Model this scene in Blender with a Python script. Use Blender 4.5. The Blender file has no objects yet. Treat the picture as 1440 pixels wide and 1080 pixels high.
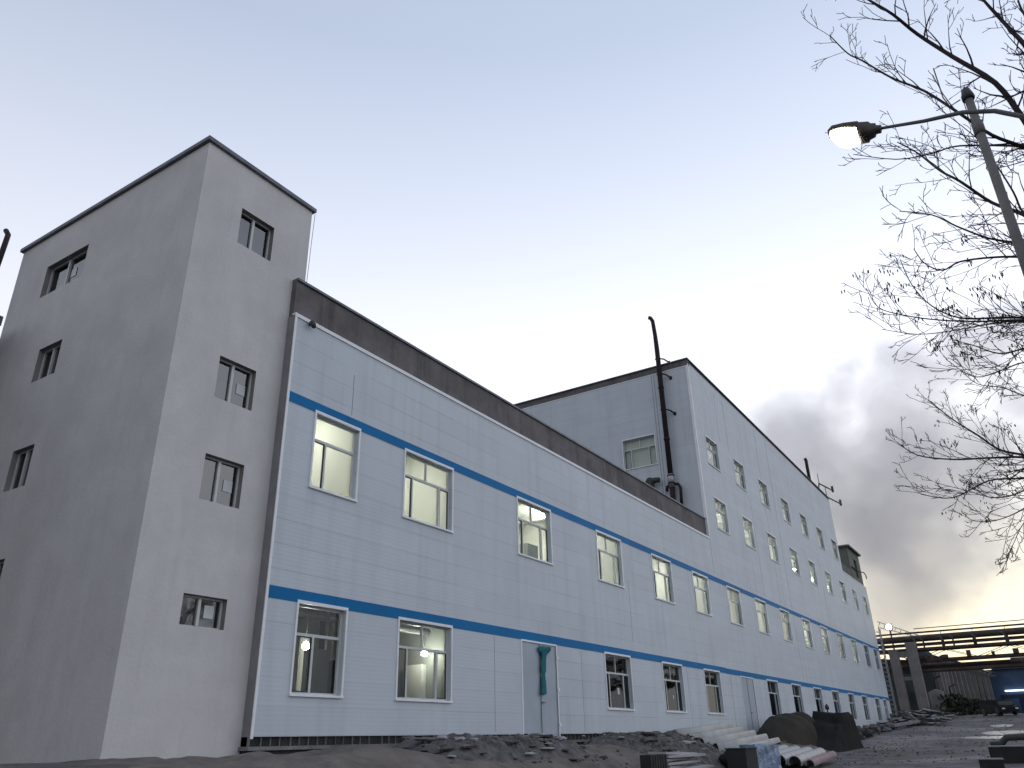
import bpy, math, random
from mathutils import Vector, Matrix, noise
R = math.radians
sc = bpy.context.scene

# ------------------------------------------------------------------ camera
CR = Vector((0.54109063, -0.84070366, -0.02093537))     # right
CD = Vector((0.3389523, 0.24080291, -0.90946429))       # down
CF = Vector((0.76963126, 0.48500652, 0.41525463))       # forward
EYE = Vector((0, 0, 1.6))
cam = bpy.data.cameras.new('camera')
cam.sensor_width = 36; cam.lens = 1102.92/1440*36
cam.clip_start = 0.1; cam.clip_end = 6000
co = bpy.data.objects.new('camera', cam); sc.collection.objects.link(co)
m = Matrix((CR, -CD, -CF)).transposed().to_4x4(); m.translation = EYE
co.matrix_world = m
sc.camera = co

# ------------------------------------------------------------------ world, sun, exposure
SUN_AZ, SUN_EL = 6.0, 2.5      # degrees from +X towards +Y
w = bpy.data.worlds.new('World'); sc.world = w; w.use_nodes = True
nt = w.node_tree; N = nt.nodes; L = nt.links
bg = N['Background']
sky = N.new('ShaderNodeTexSky'); sky.sky_type = 'NISHITA'; sky.sun_disc = False
sky.sun_elevation = R(SUN_EL); sky.sun_rotation = R(90-SUN_AZ)
sky.air_density = 1.0; sky.dust_density = 0.6; sky.ozone_density = 2.0
def wn(t, **k):
    n = N.new(t)
    for a, b in k.items(): setattr(n, a, b)
    return n
tc = wn('ShaderNodeTexCoord'); sp = wn('ShaderNodeSeparateXYZ'); L.new(tc.outputs['Generated'], sp.inputs[0])
# thin bright dusk veil: colour by height above the horizon
rz = wn('ShaderNodeValToRGB'); L.new(sp.outputs['Z'], rz.inputs[0])
cr = rz.color_ramp
SKY = [(0.0, (1.02, 0.86, 0.55)), (0.06, (1.12, 1.02, 0.72)), (0.15, (1.12, 1.07, 0.90)), (0.30, (1.12, 1.13, 1.19)), (0.45, (1.03, 1.06, 1.17)), (0.58, (0.81, 0.87, 1.03)), (0.74, (0.56, 0.65, 0.83)), (1.0, (0.46, 0.54, 0.72))]
while len(cr.elements) < len(SKY): cr.elements.new(0.5)
for e, (p, c) in zip(cr.elements, SKY): e.position = p; e.color = (*c, 1)
# the half of the sky away from the sunset is dimmer
dt = wn('ShaderNodeVectorMath', operation='DOT_PRODUCT'); L.new(tc.outputs['Generated'], dt.inputs[0])
dt.inputs[1].default_value = (math.cos(R(-10)), math.sin(R(-10)), 0)
mr = wn('ShaderNodeMapRange'); L.new(dt.outputs['Value'], mr.inputs[0])
mr.inputs[1].default_value = -1; mr.inputs[2].default_value = 1; mr.inputs[3].default_value = 0.55; mr.inputs[4].default_value = 1.12
mul = wn('ShaderNodeMixRGB', blend_type='MULTIPLY'); mul.inputs[0].default_value = 1
rc = wn('ShaderNodeValToRGB'); L.new(sp.outputs['Z'], rc.inputs[0]); cr2 = rc.color_ramp
COOL = [(0.0, (0.62, 0.66, 0.74)), (0.15, (0.86, 0.89, 0.96))]+SKY[3:]
while len(cr2.elements) < len(COOL): cr2.elements.new(0.5)
for e, (p, c) in zip(cr2.elements, COOL): e.position = p; e.color = (*c, 1)
d2 = wn('ShaderNodeVectorMath', operation='DOT_PRODUCT'); L.new(tc.outputs['Generated'], d2.inputs[0]); d2.inputs[1].default_value = (math.cos(R(SUN_AZ)), math.sin(R(SUN_AZ)), 0)
wf = wn('ShaderNodeMapRange', interpolation_type='SMOOTHSTEP'); L.new(d2.outputs['Value'], wf.inputs[0]); wf.inputs[1].default_value = .84; wf.inputs[2].default_value = .98
wm_ = wn('ShaderNodeMixRGB'); L.new(wf.outputs[0], wm_.inputs[0]); L.new(rc.outputs[0], wm_.inputs[1]); L.new(rz.outputs[0], wm_.inputs[2])
L.new(wm_.outputs[0], mul.inputs[1]); L.new(mr.outputs[0], mul.inputs[2])
gain = wn('ShaderNodeVectorMath', operation='SCALE'); gain.inputs['Scale'].default_value = 7.3
L.new(mul.outputs[0], gain.inputs[0])
mix = wn('ShaderNodeMixRGB'); mix.inputs[0].default_value = 0.9
L.new(sky.outputs[0], mix.inputs[1]); L.new(gain.outputs[0], mix.inputs[2])
L.new(mix.outputs[0], bg.inputs[0]); bg.inputs[1].default_value = 0.15

sun = bpy.data.lights.new('sun', 'SUN'); sun.energy = 0.6; sun.angle = R(10); sun.color = (1, 0.8, 0.6)
so = bpy.data.objects.new('sun', sun); sc.collection.objects.link(so)
sd = Vector((math.cos(R(SUN_EL))*math.cos(R(SUN_AZ)), math.cos(R(SUN_EL))*math.sin(R(SUN_AZ)), math.sin(R(SUN_EL))))
so.rotation_euler = sd.to_track_quat('Z', 'Y').to_euler(); so.location = (60, -10, 60)
sc.view_settings.view_transform = 'Standard'; sc.view_settings.look = 'None'
sc.view_settings.exposure = 0.0; sc.view_settings.gamma = 1; sc.view_settings.use_curve_mapping = False
sc.cycles.use_denoising = True
sc.cycles.max_bounces = 8; sc.cycles.transparent_max_bounces = 24
sc.cycles.volume_bounces = 2; sc.cycles.volume_step_rate = 2.0; sc.cycles.volume_max_steps = 128
sc.cycles.caustics_reflective = False; sc.cycles.caustics_refractive = False

# ------------------------------------------------------------------ helpers
rnd = random.Random(7)
U = 1.5                                # metres per survey unit
def zz(u): return 1.6+U*u
def ray(px, py): return (CR*((px-720)/1102.92)+CD*((py-540)/1102.92)+CF)
def on_x(px, py, x): d = ray(px, py); return EYE+d*(x/d.x)
def on_y(px, py, y): d = ray(px, py); return EYE+d*(y/d.y)
def lerp(tab, x):
    if x <= tab[0][0]: return tab[0][1]
    for (a, p), (b, q) in zip(tab, tab[1:]):
        if x <= b: return p+(q-p)*(x-a)/(b-a)
    return tab[-1][1]
def sst(a, b, x):
    t = min(1, max(0, (x-a)/(b-a))); return t*t*(3-2*t)
ROAD = [(-50, 0), (0, 0), (20, .12), (30, .28), (45, .58), (60, 1.0), (70, 1.4), (80, 1.9), (90, 2.5), (100, 3.0), (108, 3.25), (130, 3.6), (200, 4.6), (320, 5), (900, 5)]
def terr(x, y):
    r = lerp(ROAD, x)
    n = noise.fractal(Vector((x*.18, y*.18, 3.1)), 0.9, 2.2, 4)
    r += .05*n
    bank = 1.36-.8*sst(46, 60, x)
    s = sst(9.5, 13.3, y)*(1-sst(56, 68, x))
    if y > 30: s = 0
    return r*(1-s)+max(r, bank+.10*n)*s
def ground_hit(px, py):
    d = ray(px, py); t = 5
    while t < 400:
        p = EYE+d*t
        if p.z < terr(p.x, p.y): return p
        t += .1
    return EYE+d*150

MATS = {}
def mat(name, col, rough=.8, metal=0, var=.12, vscale=1.5, bump=0.0, bscale=20, spec=.3, emit=None, es=0, dirt=None, dscale=.6, darea=.5, streak=0):
    m = bpy.data.materials.new(name); m.use_nodes = True; MATS[name] = m
    t = m.node_tree; n = t.nodes; l = t.links; b = n['Principled BSDF']
    b.inputs['Roughness'].default_value = rough; b.inputs['Metallic'].default_value = metal
    b.inputs['Specular IOR Level'].default_value = spec
    tcx = n.new('ShaderNodeTexCoord'); src = tcx.outputs['Object']
    no = n.new('ShaderNodeTexNoise'); no.inputs['Scale'].default_value = vscale; no.inputs['Detail'].default_value = 8; no.inputs['Roughness'].default_value = .6
    l.new(src, no.inputs['Vector'])
    rp = n.new('ShaderNodeMapRange'); rp.inputs[1].default_value = .3; rp.inputs[2].default_value = .7
    rp.inputs[3].default_value = 1-var; rp.inputs[4].default_value = 1+var
    l.new(no.outputs['Fac'], rp.inputs[0])
    mx = n.new('ShaderNodeVectorMath'); mx.operation = 'SCALE'; mx.inputs[0].default_value = col
    l.new(rp.outputs[0], mx.inputs['Scale']); out = mx.outputs[0]
    if dirt:
        n2 = n.new('ShaderNodeTexNoise'); n2.inputs['Scale'].default_value = dscale; n2.inputs['Detail'].default_value = 10; n2.inputs['Roughness'].default_value = .7
        l.new(src, n2.inputs['Vector'])
        r2 = n.new('ShaderNodeMapRange'); r2.inputs[1].default_value = 1-darea; r2.inputs[2].default_value = 1-darea+.2
        l.new(n2.outputs['Fac'], r2.inputs[0])
        m2 = n.new('ShaderNodeMixRGB'); l.new(r2.outputs[0], m2.inputs[0]); l.new(out, m2.inputs[1]); m2.inputs[2].default_value = (*dirt, 1)
        out = m2.outputs[0]
    if streak:
        mp = n.new('ShaderNodeMapping'); mp.inputs['Scale'].default_value = (2.6, 2.6, .10); l.new(src, mp.inputs[0])
        sn_ = n.new('ShaderNodeTexNoise'); sn_.inputs['Scale'].default_value = 1.3; sn_.inputs['Detail'].default_value = 7; sn_.inputs['Roughness'].default_value = .65; l.new(mp.outputs[0], sn_.inputs['Vector'])
        sr_ = n.new('ShaderNodeMapRange'); sr_.inputs[1].default_value = .5; sr_.inputs[2].default_value = .72; sr_.inputs[3].default_value = 1; sr_.inputs[4].default_value = 1-streak; l.new(sn_.outputs['Fac'], sr_.inputs[0])
        sv_ = n.new('ShaderNodeVectorMath'); sv_.operation = 'SCALE'; l.new(out, sv_.inputs[0]); l.new(sr_.outputs[0], sv_.inputs['Scale']); out = sv_.outputs[0]
    l.new(out, b.inputs['Base Color'])
    if bump:
        n3 = n.new('ShaderNodeTexNoise'); n3.inputs['Scale'].default_value = bscale; n3.inputs['Detail'].default_value = 6
        l.new(src, n3.inputs['Vector'])
        bp = n.new('ShaderNodeBump'); bp.inputs['Strength'].default_value = bump; bp.inputs['Distance'].default_value = .05
        l.new(n3.outputs['Fac'], bp.inputs['Height']); l.new(bp.outputs[0], b.inputs['Normal'])
    if emit:
        b.inputs['Emission Color'].default_value = (*emit, 1); b.inputs['Emission Strength'].default_value = es
    return m

def panel_mat(name, col):
    """insulated wall panel: fine horizontal ribs, darker horizontal joints, faint vertical joints, streaks"""
    m = mat(name, col, rough=.55, var=.05, vscale=.5, spec=.35)
    t = m.node_tree; n = t.nodes; l = t.links; b = n['Principled BSDF']
    g = n.new('ShaderNodeNewGeometry'); s = n.new('ShaderNodeSeparateXYZ'); l.new(g.outputs['Position'], s.inputs[0])
    def math_(op, a, bb=None, c=None):
        q = n.new('ShaderNodeMath'); q.operation = op
        for i, v in enumerate((a, bb, c)):
            if v is None: continue
            if isinstance(v, (int, float)): q.inputs[i].default_value = v
            else: l.new(v, q.inputs[i])
        return q.outputs[0]
    zf = math_('FRACT', math_('DIVIDE', math_('ADD', s.outputs['Z'], -1.83), .615))
    d = math_('MINIMUM', zf, math_('SUBTRACT', 1.0, zf))
    seam = math_('LESS_THAN', d, .017)
    # every course is one sheet of slightly different tone, broken at irregular vertical joints
    row = math_('FLOOR', math_('DIVIDE', math_('ADD', s.outputs['Z'], -1.83), .615))
    wv = n.new('ShaderNodeCombineXYZ')
    l.new(math_('FLOOR', math_('DIVIDE', math_('ADD', s.outputs['X'], math_('MULTIPLY', row, 3.7)), 6.2)), wv.inputs[0]); l.new(row, wv.inputs[1])
    wn_ = n.new('ShaderNodeTexWhiteNoise'); l.new(wv.outputs[0], wn_.inputs['Vector'])
    tone = math_('MULTIPLY_ADD', wn_.outputs['Value'], .05, .975)
    # fade seam contrast along the wall with noise, so some joints barely show
    sn = n.new('ShaderNodeTexNoise'); sn.inputs['Scale'].default_value = .35; sn.inputs['Detail'].default_value = 4; l.new(g.outputs['Position'], sn.inputs['Vector'])
    sr = n.new('ShaderNodeMapRange'); sr.inputs[1].default_value = .38; sr.inputs[2].default_value = .62; sr.inputs[3].default_value = .04; sr.inputs[4].default_value = .24
    l.new(sn.outputs['Fac'], sr.inputs[0])
    k = math_('SUBTRACT', 1.0, math_('MULTIPLY', seam, sr.outputs[0]))
    # grime streaks
    mp = n.new('ShaderNodeMapping'); mp.inputs['Scale'].default_value = (2.2, 2.2, .12); l.new(g.outputs['Position'], mp.inputs[0])
    st = n.new('ShaderNodeTexNoise'); st.inputs['Scale'].default_value = 1; st.inputs['Detail'].default_value = 6; l.new(mp.outputs[0], st.inputs['Vector'])
    s2 = n.new('ShaderNodeMapRange'); s2.inputs[1].default_value = .5; s2.inputs[2].default_value = .8; s2.inputs[3].default_value = 1; s2.inputs[4].default_value = .86
    l.new(st.outputs['Fac'], s2.inputs[0])
    f = math_('MULTIPLY', math_('MULTIPLY', k, tone), s2.outputs[0])
    old = b.inputs['Base Color'].links[0].from_socket
    v = n.new('ShaderNodeVectorMath'); v.operation = 'SCALE'; l.new(old, v.inputs[0]); l.new(f, v.inputs['Scale'])
    l.new(v.outputs[0], b.inputs['Base Color'])
    rib = math_('SINE', math_('MULTIPLY', s.outputs['Z'], 2*math.pi/.103))
    hgt = math_('ADD', math_('MULTIPLY', rib, .12), math_('MULTIPLY', seam, -1.0))
    wv2 = n.new('ShaderNodeTexNoise'); wv2.inputs['Scale'].default_value = .8; wv2.inputs['Detail'].default_value = 2; l.new(g.outputs['Position'], wv2.inputs['Vector'])
    hgt = math_('ADD', hgt, math_('MULTIPLY', wv2.outputs['Fac'], 2.0))
    bp = n.new('ShaderNodeBump'); bp.inputs['Strength'].default_value = .35; bp.inputs['Distance'].default_value = .012
    l.new(hgt, bp.inputs['Height']); l.new(bp.outputs[0], b.inputs['Normal'])
    return m

def glass_mat(name, tint=(.82, .88, .85), refl=.16):
    m = bpy.data.materials.new(name); m.use_nodes = True; MATS[name] = m
    t = m.node_tree; n = t.nodes; l = t.links; n.clear()
    o = n.new('ShaderNodeOutputMaterial'); tr = n.new('ShaderNodeBsdfTransparent'); tr.inputs[0].default_value = (*tint, 1)
    gl = n.new('ShaderNodeBsdfGlossy'); gl.inputs['Roughness'].default_value = .04; gl.inputs[0].default_value = (.95, .97, 1, 1)
    no = n.new('ShaderNodeTexNoise'); no.inputs['Scale'].default_value = 1.1; g = n.new('ShaderNodeNewGeometry'); l.new(g.outputs['Position'], no.inputs['Vector'])
    bp = n.new('ShaderNodeBump'); bp.inputs['Strength'].default_value = .25; bp.inputs['Distance'].default_value = .03; l.new(no.outputs['Fac'], bp.inputs['Height']); l.new(bp.outputs[0], gl.inputs['Normal'])
    lw_ = n.new('ShaderNodeLayerWeight'); lw_.inputs[0].default_value = .5
    pw = n.new('ShaderNodeMath'); pw.operation = 'POWER'; pw.inputs[1].default_value = 5; l.new(lw_.outputs['Facing'], pw.inputs[0])
    mm = n.new('ShaderNodeMath'); mm.operation = 'MULTIPLY_ADD'; mm.inputs[1].default_value = .9 if refl > .3 or refl == .16 else .6; mm.inputs[2].default_value = refl*.25; mm.use_clamp = True
    l.new(pw.outputs[0], mm.inputs[0])
    mx = n.new('ShaderNodeMixShader'); l.new(mm.outputs[0], mx.inputs[0]); l.new(tr.outputs[0], mx.inputs[1]); l.new(gl.outputs[0], mx.inputs[2]); l.new(mx.outputs[0], o.inputs[0])
    return m

def emit_mat(name, col, s):
    m = bpy.data.materials.new(name); m.use_nodes = True; MATS[name] = m
    b = m.node_tree.nodes['Principled BSDF']; b.inputs['Base Color'].default_value = (*col, 1)
    b.inputs['Emission Color'].default_value = (*col, 1); b.inputs['Emission Strength'].default_value = s
    return m

class MB:
    def __init__(s): s.v = []; s.f = []; s.mi = []; s.sm = []; s.k = 0; s.smooth = False
    def add(s, vs, fs):
        o = len(s.v); s.v += [Vector(p) for p in vs]
        for f in fs: s.f.append([i+o for i in f]); s.mi.append(s.k); s.sm.append(s.smooth)
    def quad(s, a, b, c, d): s.add([a, b, c, d], [(0, 1, 2, 3)])
    def box(s, x0, x1, y0, y1, z0, z1):
        if x0 > x1: x0, x1 = x1, x0
        if y0 > y1: y0, y1 = y1, y0
        if z0 > z1: z0, z1 = z1, z0
        s.add([(x0, y0, z0), (x1, y0, z0), (x1, y1, z0), (x0, y1, z0), (x0, y0, z1), (x1, y0, z1), (x1, y1, z1), (x0, y1, z1)],
              [(3, 2, 1, 0), (4, 5, 6, 7), (0, 1, 5, 4), (1, 2, 6, 5), (2, 3, 7, 6), (3, 0, 4, 7)]); return s
    def bar(s, a, b, w_, h_, up=(0, 0, 1)):
        a = Vector(a); b = Vector(b); d = (b-a).normalized(); u = Vector(up)
        if abs(d.dot(u)) > .98: u = Vector((1, 0, 0))
        r = d.cross(u).normalized(); u = r.cross(d)
        r = r*w_/2; u = u*h_/2
        s.add([a-r-u, a+r-u, a+r+u, a-r+u, b-r-u, b+r-u, b+r+u, b-r+u],
              [(0, 1, 2, 3), (7, 6, 5, 4), (4, 5, 1, 0), (5, 6, 2, 1), (6, 7, 3, 2), (7, 4, 0, 3)]); return s
    def tube(s, pts, rad, n=8, cap=True):
        pts = [Vector(p) for p in pts]; rad = rad if isinstance(rad, (list, tuple)) else [rad]*len(pts)
        o = len(s.v); prev = None
        for i, p in enumerate(pts):
            d = (pts[min(i+1, len(pts)-1)]-pts[max(i-1, 0)]).normalized()
            if prev is None:
                u = Vector((0, 0, 1)) if abs(d.z) < .9 else Vector((1, 0, 0)); r = d.cross(u).normalized()
            else: r = (prev-d*prev.dot(d)).normalized()
            prev = r; q = d.cross(r)
            for k in range(n):
                a = 2*math.pi*k/n; s.v.append(p+(r*math.cos(a)+q*math.sin(a))*rad[i])
        sv = s.smooth
        for i in range(len(pts)-1):
            for k in range(n):
                s.f.append([o+i*n+k, o+i*n+(k+1) % n, o+(i+1)*n+(k+1) % n, o+(i+1)*n+k]); s.mi.append(s.k); s.sm.append(True)
        if cap:
            s.f.append([o+k for k in range(n)][::-1]); s.mi.append(s.k); s.sm.append(False)
            e = o+(len(pts)-1)*n; s.f.append([e+k for k in range(n)]); s.mi.append(s.k); s.sm.append(False)
        s.smooth = sv; return s
    def build(s, name, mats, parent=None, loc=None):
        me = bpy.data.meshes.new(name)
        org = Vector(loc) if loc is not None else Vector((0, 0, 0))
        po = Vector(parent.get('_w', (0, 0, 0))) if parent is not None else Vector((0, 0, 0))
        base = org if loc is not None else po
        me.from_pydata([tuple(p-base) for p in s.v], [], s.f)
        mats = mats if isinstance(mats, (list, tuple)) else [mats]
        for mm in mats: me.materials.append(mm)
        for i, p in enumerate(me.polygons): p.material_index = s.mi[i]; p.use_smooth = s.sm[i]
        me.update()
        o = bpy.data.objects.new(name, me); sc.collection.objects.link(o)
        if parent is not None:
            o.parent = parent; o.location = (org-po) if loc is not None else (0, 0, 0)
            o['_w'] = tuple(org) if loc is not None else tuple(po)
        else:
            o.location = org; o['_w'] = tuple(org)
        return o
def tag(o, label=None, cat=None, group=None, kind=None):
    if label: o['label'] = label
    if cat: o['category'] = cat
    if group: o['group'] = group
    if kind: o['kind'] = kind
    return o
def thing(name, loc, label, cat, group=None):
    o = bpy.data.objects.new(name, None); sc.collection.objects.link(o); o.location = loc; o['_w'] = tuple(loc); o.empty_display_size = .3
    return tag(o, label, cat, group)
def copy_tree(o, parent=None):
    c = o.copy(); sc.collection.objects.link(c)
    if parent: c.parent = parent
    for ch in list(o.children): copy_tree(ch, c)
    return c
def wall_y(mb, y, x0, x1, z0, z1, holes, depth, rk=0):
    """front skin in plane y with rectangular holes and reveals going to y+depth"""
    xs = sorted({x0, x1, *[v for h in holes for v in h[:2]]}); zs = sorted({z0, z1, *[v for h in holes for v in h[2:]]})
    for a, b in zip(xs, xs[1:]):
        for c, d in zip(zs, zs[1:]):
            cx, cz = (a+b)/2, (c+d)/2
            if any(h[0] < cx < h[1] and h[2] < cz < h[3] for h in holes): continue
            mb.quad((a, y, c), (b, y, c), (b, y, d), (a, y, d))
    k0 = mb.k; mb.k = rk
    for a, b, c, d in holes:
        e = y+depth
        mb.quad((a, y, c), (a, y, d), (a, e, d), (a, e, c)); mb.quad((b, y, c), (b, e, c), (b, e, d), (b, y, d))
        mb.quad((a, y, d), (b, y, d), (b, e, d), (a, e, d)); mb.quad((a, y, c), (a, e, c), (b, e, c), (b, y, c))
    mb.k = k0
def wall_x(mb, x, y0, y1, z0, z1, holes, depth, rk=0):
    ys = sorted({y0, y1, *[v for h in holes for v in h[:2]]}); zs = sorted({z0, z1, *[v for h in holes for v in h[2:]]})
    for a, b in zip(ys, ys[1:]):
        for c, d in zip(zs, zs[1:]):
            cx, cz = (a+b)/2, (c+d)/2
            if any(h[0] < cx < h[1] and h[2] < cz < h[3] for h in holes): continue
            mb.quad((x, a, c), (x, a, d), (x, b, d), (x, b, c))
    mb.k = rk
    for a, b, c, d in holes:
        e = x+depth
        mb.quad((x, a, c), (e, a, c), (e, a, d), (x, a, d)); mb.quad((x, b, c), (x, b, d), (e, b, d), (e, b, c))
        mb.quad((x, a, d), (e, a, d), (e, b, d), (x, b, d)); mb.quad((x, a, c), (x, b, c), (e, b, c), (e, a, c))
    mb.k = 0

# ------------------------------------------------------------------ materials
PANEL = panel_mat('wall_panel', (.575, .63, .68))
TRIM = mat('white_trim', (.86, .88, .90), rough=.4, var=.08)
STRIPE = mat('blue_stripe', (.004, .165, .41), rough=.6, var=.10, vscale=.4, spec=.15)
STUCCO = mat('stucco', (.64, .625, .62), rough=.95, var=.10, vscale=.55, bump=.16, bscale=12, dirt=(.58, .57, .57), dscale=.5, darea=.5, streak=.06)
CONC = mat('dark_render', (.165, .155, .158), rough=.95, var=.25, vscale=.8, bump=.3, bscale=6, dirt=(.115, .108, .108), dscale=.7, darea=.5, streak=.4)
CAPM = mat('cap_metal', (.14, .15, .17), rough=.5, var=.3, vscale=2, metal=.4)
SEAM = mat('joint', (.16, .17, .18), rough=.8)
ALU = mat('aluminium_frame', (.62, .64, .64), rough=.45, var=.1)
DKF = mat('dark_gasket', (.05, .055, .055), rough=.5)
GLASS = glass_mat('window_glass')
DGLASS = glass_mat('dark_glass', (.50, .60, .56), .2)
TGLASS = glass_mat('stair_glass', (.36, .45, .42), .62)
PAPER = mat('paper', (.62, .65, .66), rough=.8)
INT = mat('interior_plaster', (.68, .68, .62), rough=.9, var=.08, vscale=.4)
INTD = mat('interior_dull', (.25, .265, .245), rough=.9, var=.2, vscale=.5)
LAMPI = emit_mat('lamp_tube', (1, .98, .89), 185)
LAMPB = emit_mat('bright_lamp', (1, .97, .85), 130)
PLINTH = mat('plinth_concrete', (.22, .22, .22), rough=.95, var=.2, bump=.4, dirt=(.12, .12, .12), darea=.5)
BRICK = mat('dark_brick', (.045, .045, .045), rough=.95, var=.35, vscale=3, bump=.4)
DOORM = mat('door_metal', (.40, .46, .52), rough=.5, var=.08, vscale=1)
TEAL = mat('teal_cloth', (.02, .16, .19), rough=.9, var=.2, vscale=5)
PIPE = mat('rust_pipe', (.035, .025, .028), rough=.75, var=.4, vscale=6, metal=.2)
GALV = mat('galvanised', (.33, .34, .35), rough=.4, metal=.7, var=.25, vscale=5)
POLE = mat('pole_grey', (.17, .165, .165), rough=.85, var=.2, vscale=4, bump=.2)
BARK = mat('bark', (.035, .030, .030), rough=.95, var=.4, vscale=8, bump=.5, bscale=40)
TWIG = mat('twig', (.040, .033, .033), rough=.95, var=.3, vscale=3)
RACK = mat('rack_steel', (.085, .065, .060), rough=.7, var=.4, vscale=.7, metal=.2)
CCOL = mat('column_concrete', (.24, .225, .22), rough=.95, var=.2, vscale=.6, dirt=(.10, .09, .09), darea=.45, dscale=.4)
DARKG = mat('dark_green_paint', (.05, .06, .055), rough=.8, var=.4, vscale=.5)
TANK = mat('tank_steel', (.022, .028, .034), rough=.7, var=.3, vscale=.4, metal=.2)
BLUEB = mat('blue_sheet', (.05, .09, .17), rough=.6, var=.3, vscale=.2)
ASPH = None

def road_mat():
    m = mat('ground_surface', (.125, .12, .12), rough=.9, var=.45, vscale=1.1, bump=.9, bscale=4, dirt=(.075, .064, .057), dscale=.22, darea=.5)
    t = m.node_tree; n = t.nodes; l = t.links; b = n['Principled BSDF']
    # damp patches: smoother and darker
    g = n.new('ShaderNodeNewGeometry'); no = n.new('ShaderNodeTexNoise'); no.inputs['Scale'].default_value = .16; no.inputs['Detail'].default_value = 5
    l.new(g.outputs['Position'], no.inputs['Vector'])
    r = n.new('ShaderNodeMapRange'); r.inputs[1].default_value = .5; r.inputs[2].default_value = .62; r.inputs[3].default_value = .92; r.inputs[4].default_value = .5
    l.new(no.outputs['Fac'], r.inputs[0]); l.new(r.outputs[0], b.inputs['Roughness'])
    return m
ASPH = road_mat()
SOIL = mat('soil', (.16, .14, .125), rough=1, var=.3, vscale=1.5, bump=.8, bscale=7)
SAND = mat('sand_green', (.034, .030, .024), rough=1, var=.3, vscale=1, bump=.6, bscale=8)
STONE = mat('rubble_stone', (.13, .127, .13), rough=.95, var=.5, vscale=1.3, bump=.5, bscale=8, dirt=(.04, .035, .035), dscale=1.5, darea=.5)
TARP = mat('black_tarp', (.026, .025, .024), rough=1, spec=.05, var=.3, vscale=1)
WBOARD = mat('white_board', (.42, .42, .43), rough=.7, var=.2, vscale=1, dirt=(.2, .19, .19), dscale=1.4, darea=.42)
CORR = mat('corrugated_steel', (.36, .37, .37), rough=.5, metal=.35, var=.2, vscale=.9, dirt=(.16, .15, .14), dscale=1, darea=.42)
BLUEW = mat('blue_wrap', (.16, .24, .38), rough=.35, var=.5, vscale=4, bump=.8, bscale=10, spec=.6)
WOOD = mat('weathered_wood', (.13, .10, .08), rough=.9, var=.4, vscale=3)
PINK = mat('pink_roll', (.30, .21, .215), rough=.7, var=.2)
DKBOX = mat('dark_box', (.03, .033, .032), rough=.8, var=.3)

# ------------------------------------------------------------------ ground
def grid_steps(a, b, n0): return [a+(b-a)*i/n0 for i in range(n0+1)]
mb = MB()
xs = grid_steps(-60, 0, 10)+grid_steps(0, 120, 240)[1:]+grid_steps(120, 300, 40)[1:]+[400, 600, 1000, 1800, 3000]
ys = [-3000, -1500, -700, -300, -150, -80]+grid_steps(-60, -6, 20)+grid_steps(-6, 18, 60)[1:]+grid_steps(18, 60, 20)[1:]+[90, 150, 300, 700, 1500, 3000]
xs = [-3000, -1500, -700, -300, -120]+xs
vs = [(x, y, terr(x, y)) for x in xs for y in ys]
ny = len(ys); fs = [(i*ny+j, (i+1)*ny+j, (i+1)*ny+j+1, i*ny+j+1) for i in range(len(xs)-1) for j in range(ny-1)]
mb.smooth = True; mb.add(vs, fs)
tag(mb.build('ground', ASPH), kind='structure')

# soil strip along the foot of the building
mb = MB(); mb.smooth = True
sx = grid_steps(8, 60, 180); sy = grid_steps(10.2, 15.6, 26)
def soil_h(x, y):
    e = min(sst(10.2, 11.6, y), 1)*sst(8, 11, x)*(1-sst(52, 60, x))
    return terr(x, y)+e*(.06+.16*max(0, noise.fractal(Vector((x*.7, y*.7, 1)), .8, 2.1, 4)+.2))-.02
vs = [(x, y, soil_h(x, y)) for x in sx for y in sy]; ny = len(sy)
mb.add(vs, [(i*ny+j, (i+1)*ny+j, (i+1)*ny+j+1, i*ny+j+1) for i in range(len(sx)-1) for j in range(ny-1)])
tag(mb.build('soil_bank', SOIL), kind='structure')

# ------------------------------------------------------------------ windows
def window_parts(w_, h_, kind):
    """window in plane y=0 facing -y, lower left corner at origin; returns (trim, frame, pane) meshes"""
    tr = MB(); t = .055; p = -.03
    tr.box(-t, w_+t, p, .0, h_, h_+t+.02); tr.box(-t, w_+t, p-.03, .0, -t, 0)
    tr.box(-t, 0, p, .0, 0, h_); tr.box(w_, w_+t, p, .0, 0, h_)
    fr = MB(); a, b = .13, .20; q = .05
    fr.box(0, w_, a, b, h_-q, h_); fr.box(0, w_, a, b, 0, q); fr.box(0, q, a, b, q, h_-q); fr.box(w_-q, w_, a, b, q, h_-q)
    zt = h_*.66
    fr.box(q, w_-q, a-.01, b, zt-.035, zt+.035)
    sash = []
    if kind == 'three':
        fr.box(w_*.5-.02, w_*.5+.02, a, b, zt+.035, h_-q)
        for c in (.22, .78): fr.box(w_*c-.03, w_*c+.03, a-.012, b, q, zt-.035)
        sash = [(q, w_*.22-.03), (w_*.78+.03, w_-q)]
    elif kind == 'left':
        fr.box(w_*.33-.03, w_*.33+.03, a-.012, b, q, zt-.035); sash = [(q, w_*.33-.03)]
    elif kind == 'half':
        fr.box(w_*.42-.035, w_*.42+.035, a-.012, b, q, zt-.035); sash = [(q, w_*.42-.035)]
    fr.k = 1
    for (s0, s1) in sash:    # opening sash gasket
        fr.box(s0, s0+.03, a-.004, a+.03, q, zt-.035); fr.box(s1-.03, s1, a-.004, a+.03, q, zt-.035)
        fr.box(s0+.03, s1-.03, a-.004, a+.03, q, q+.03); fr.box(s0+.03, s1-.03, a-.004, a+.03, zt-.065, zt-.035)
    pn = MB(); pn.quad((.01, .16, .01), (w_-.01, .16, .01), (w_-.01, .16, h_-.01), (.01, .16, h_-.01))
    return tr, fr, pn
PROTO = {}
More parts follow.
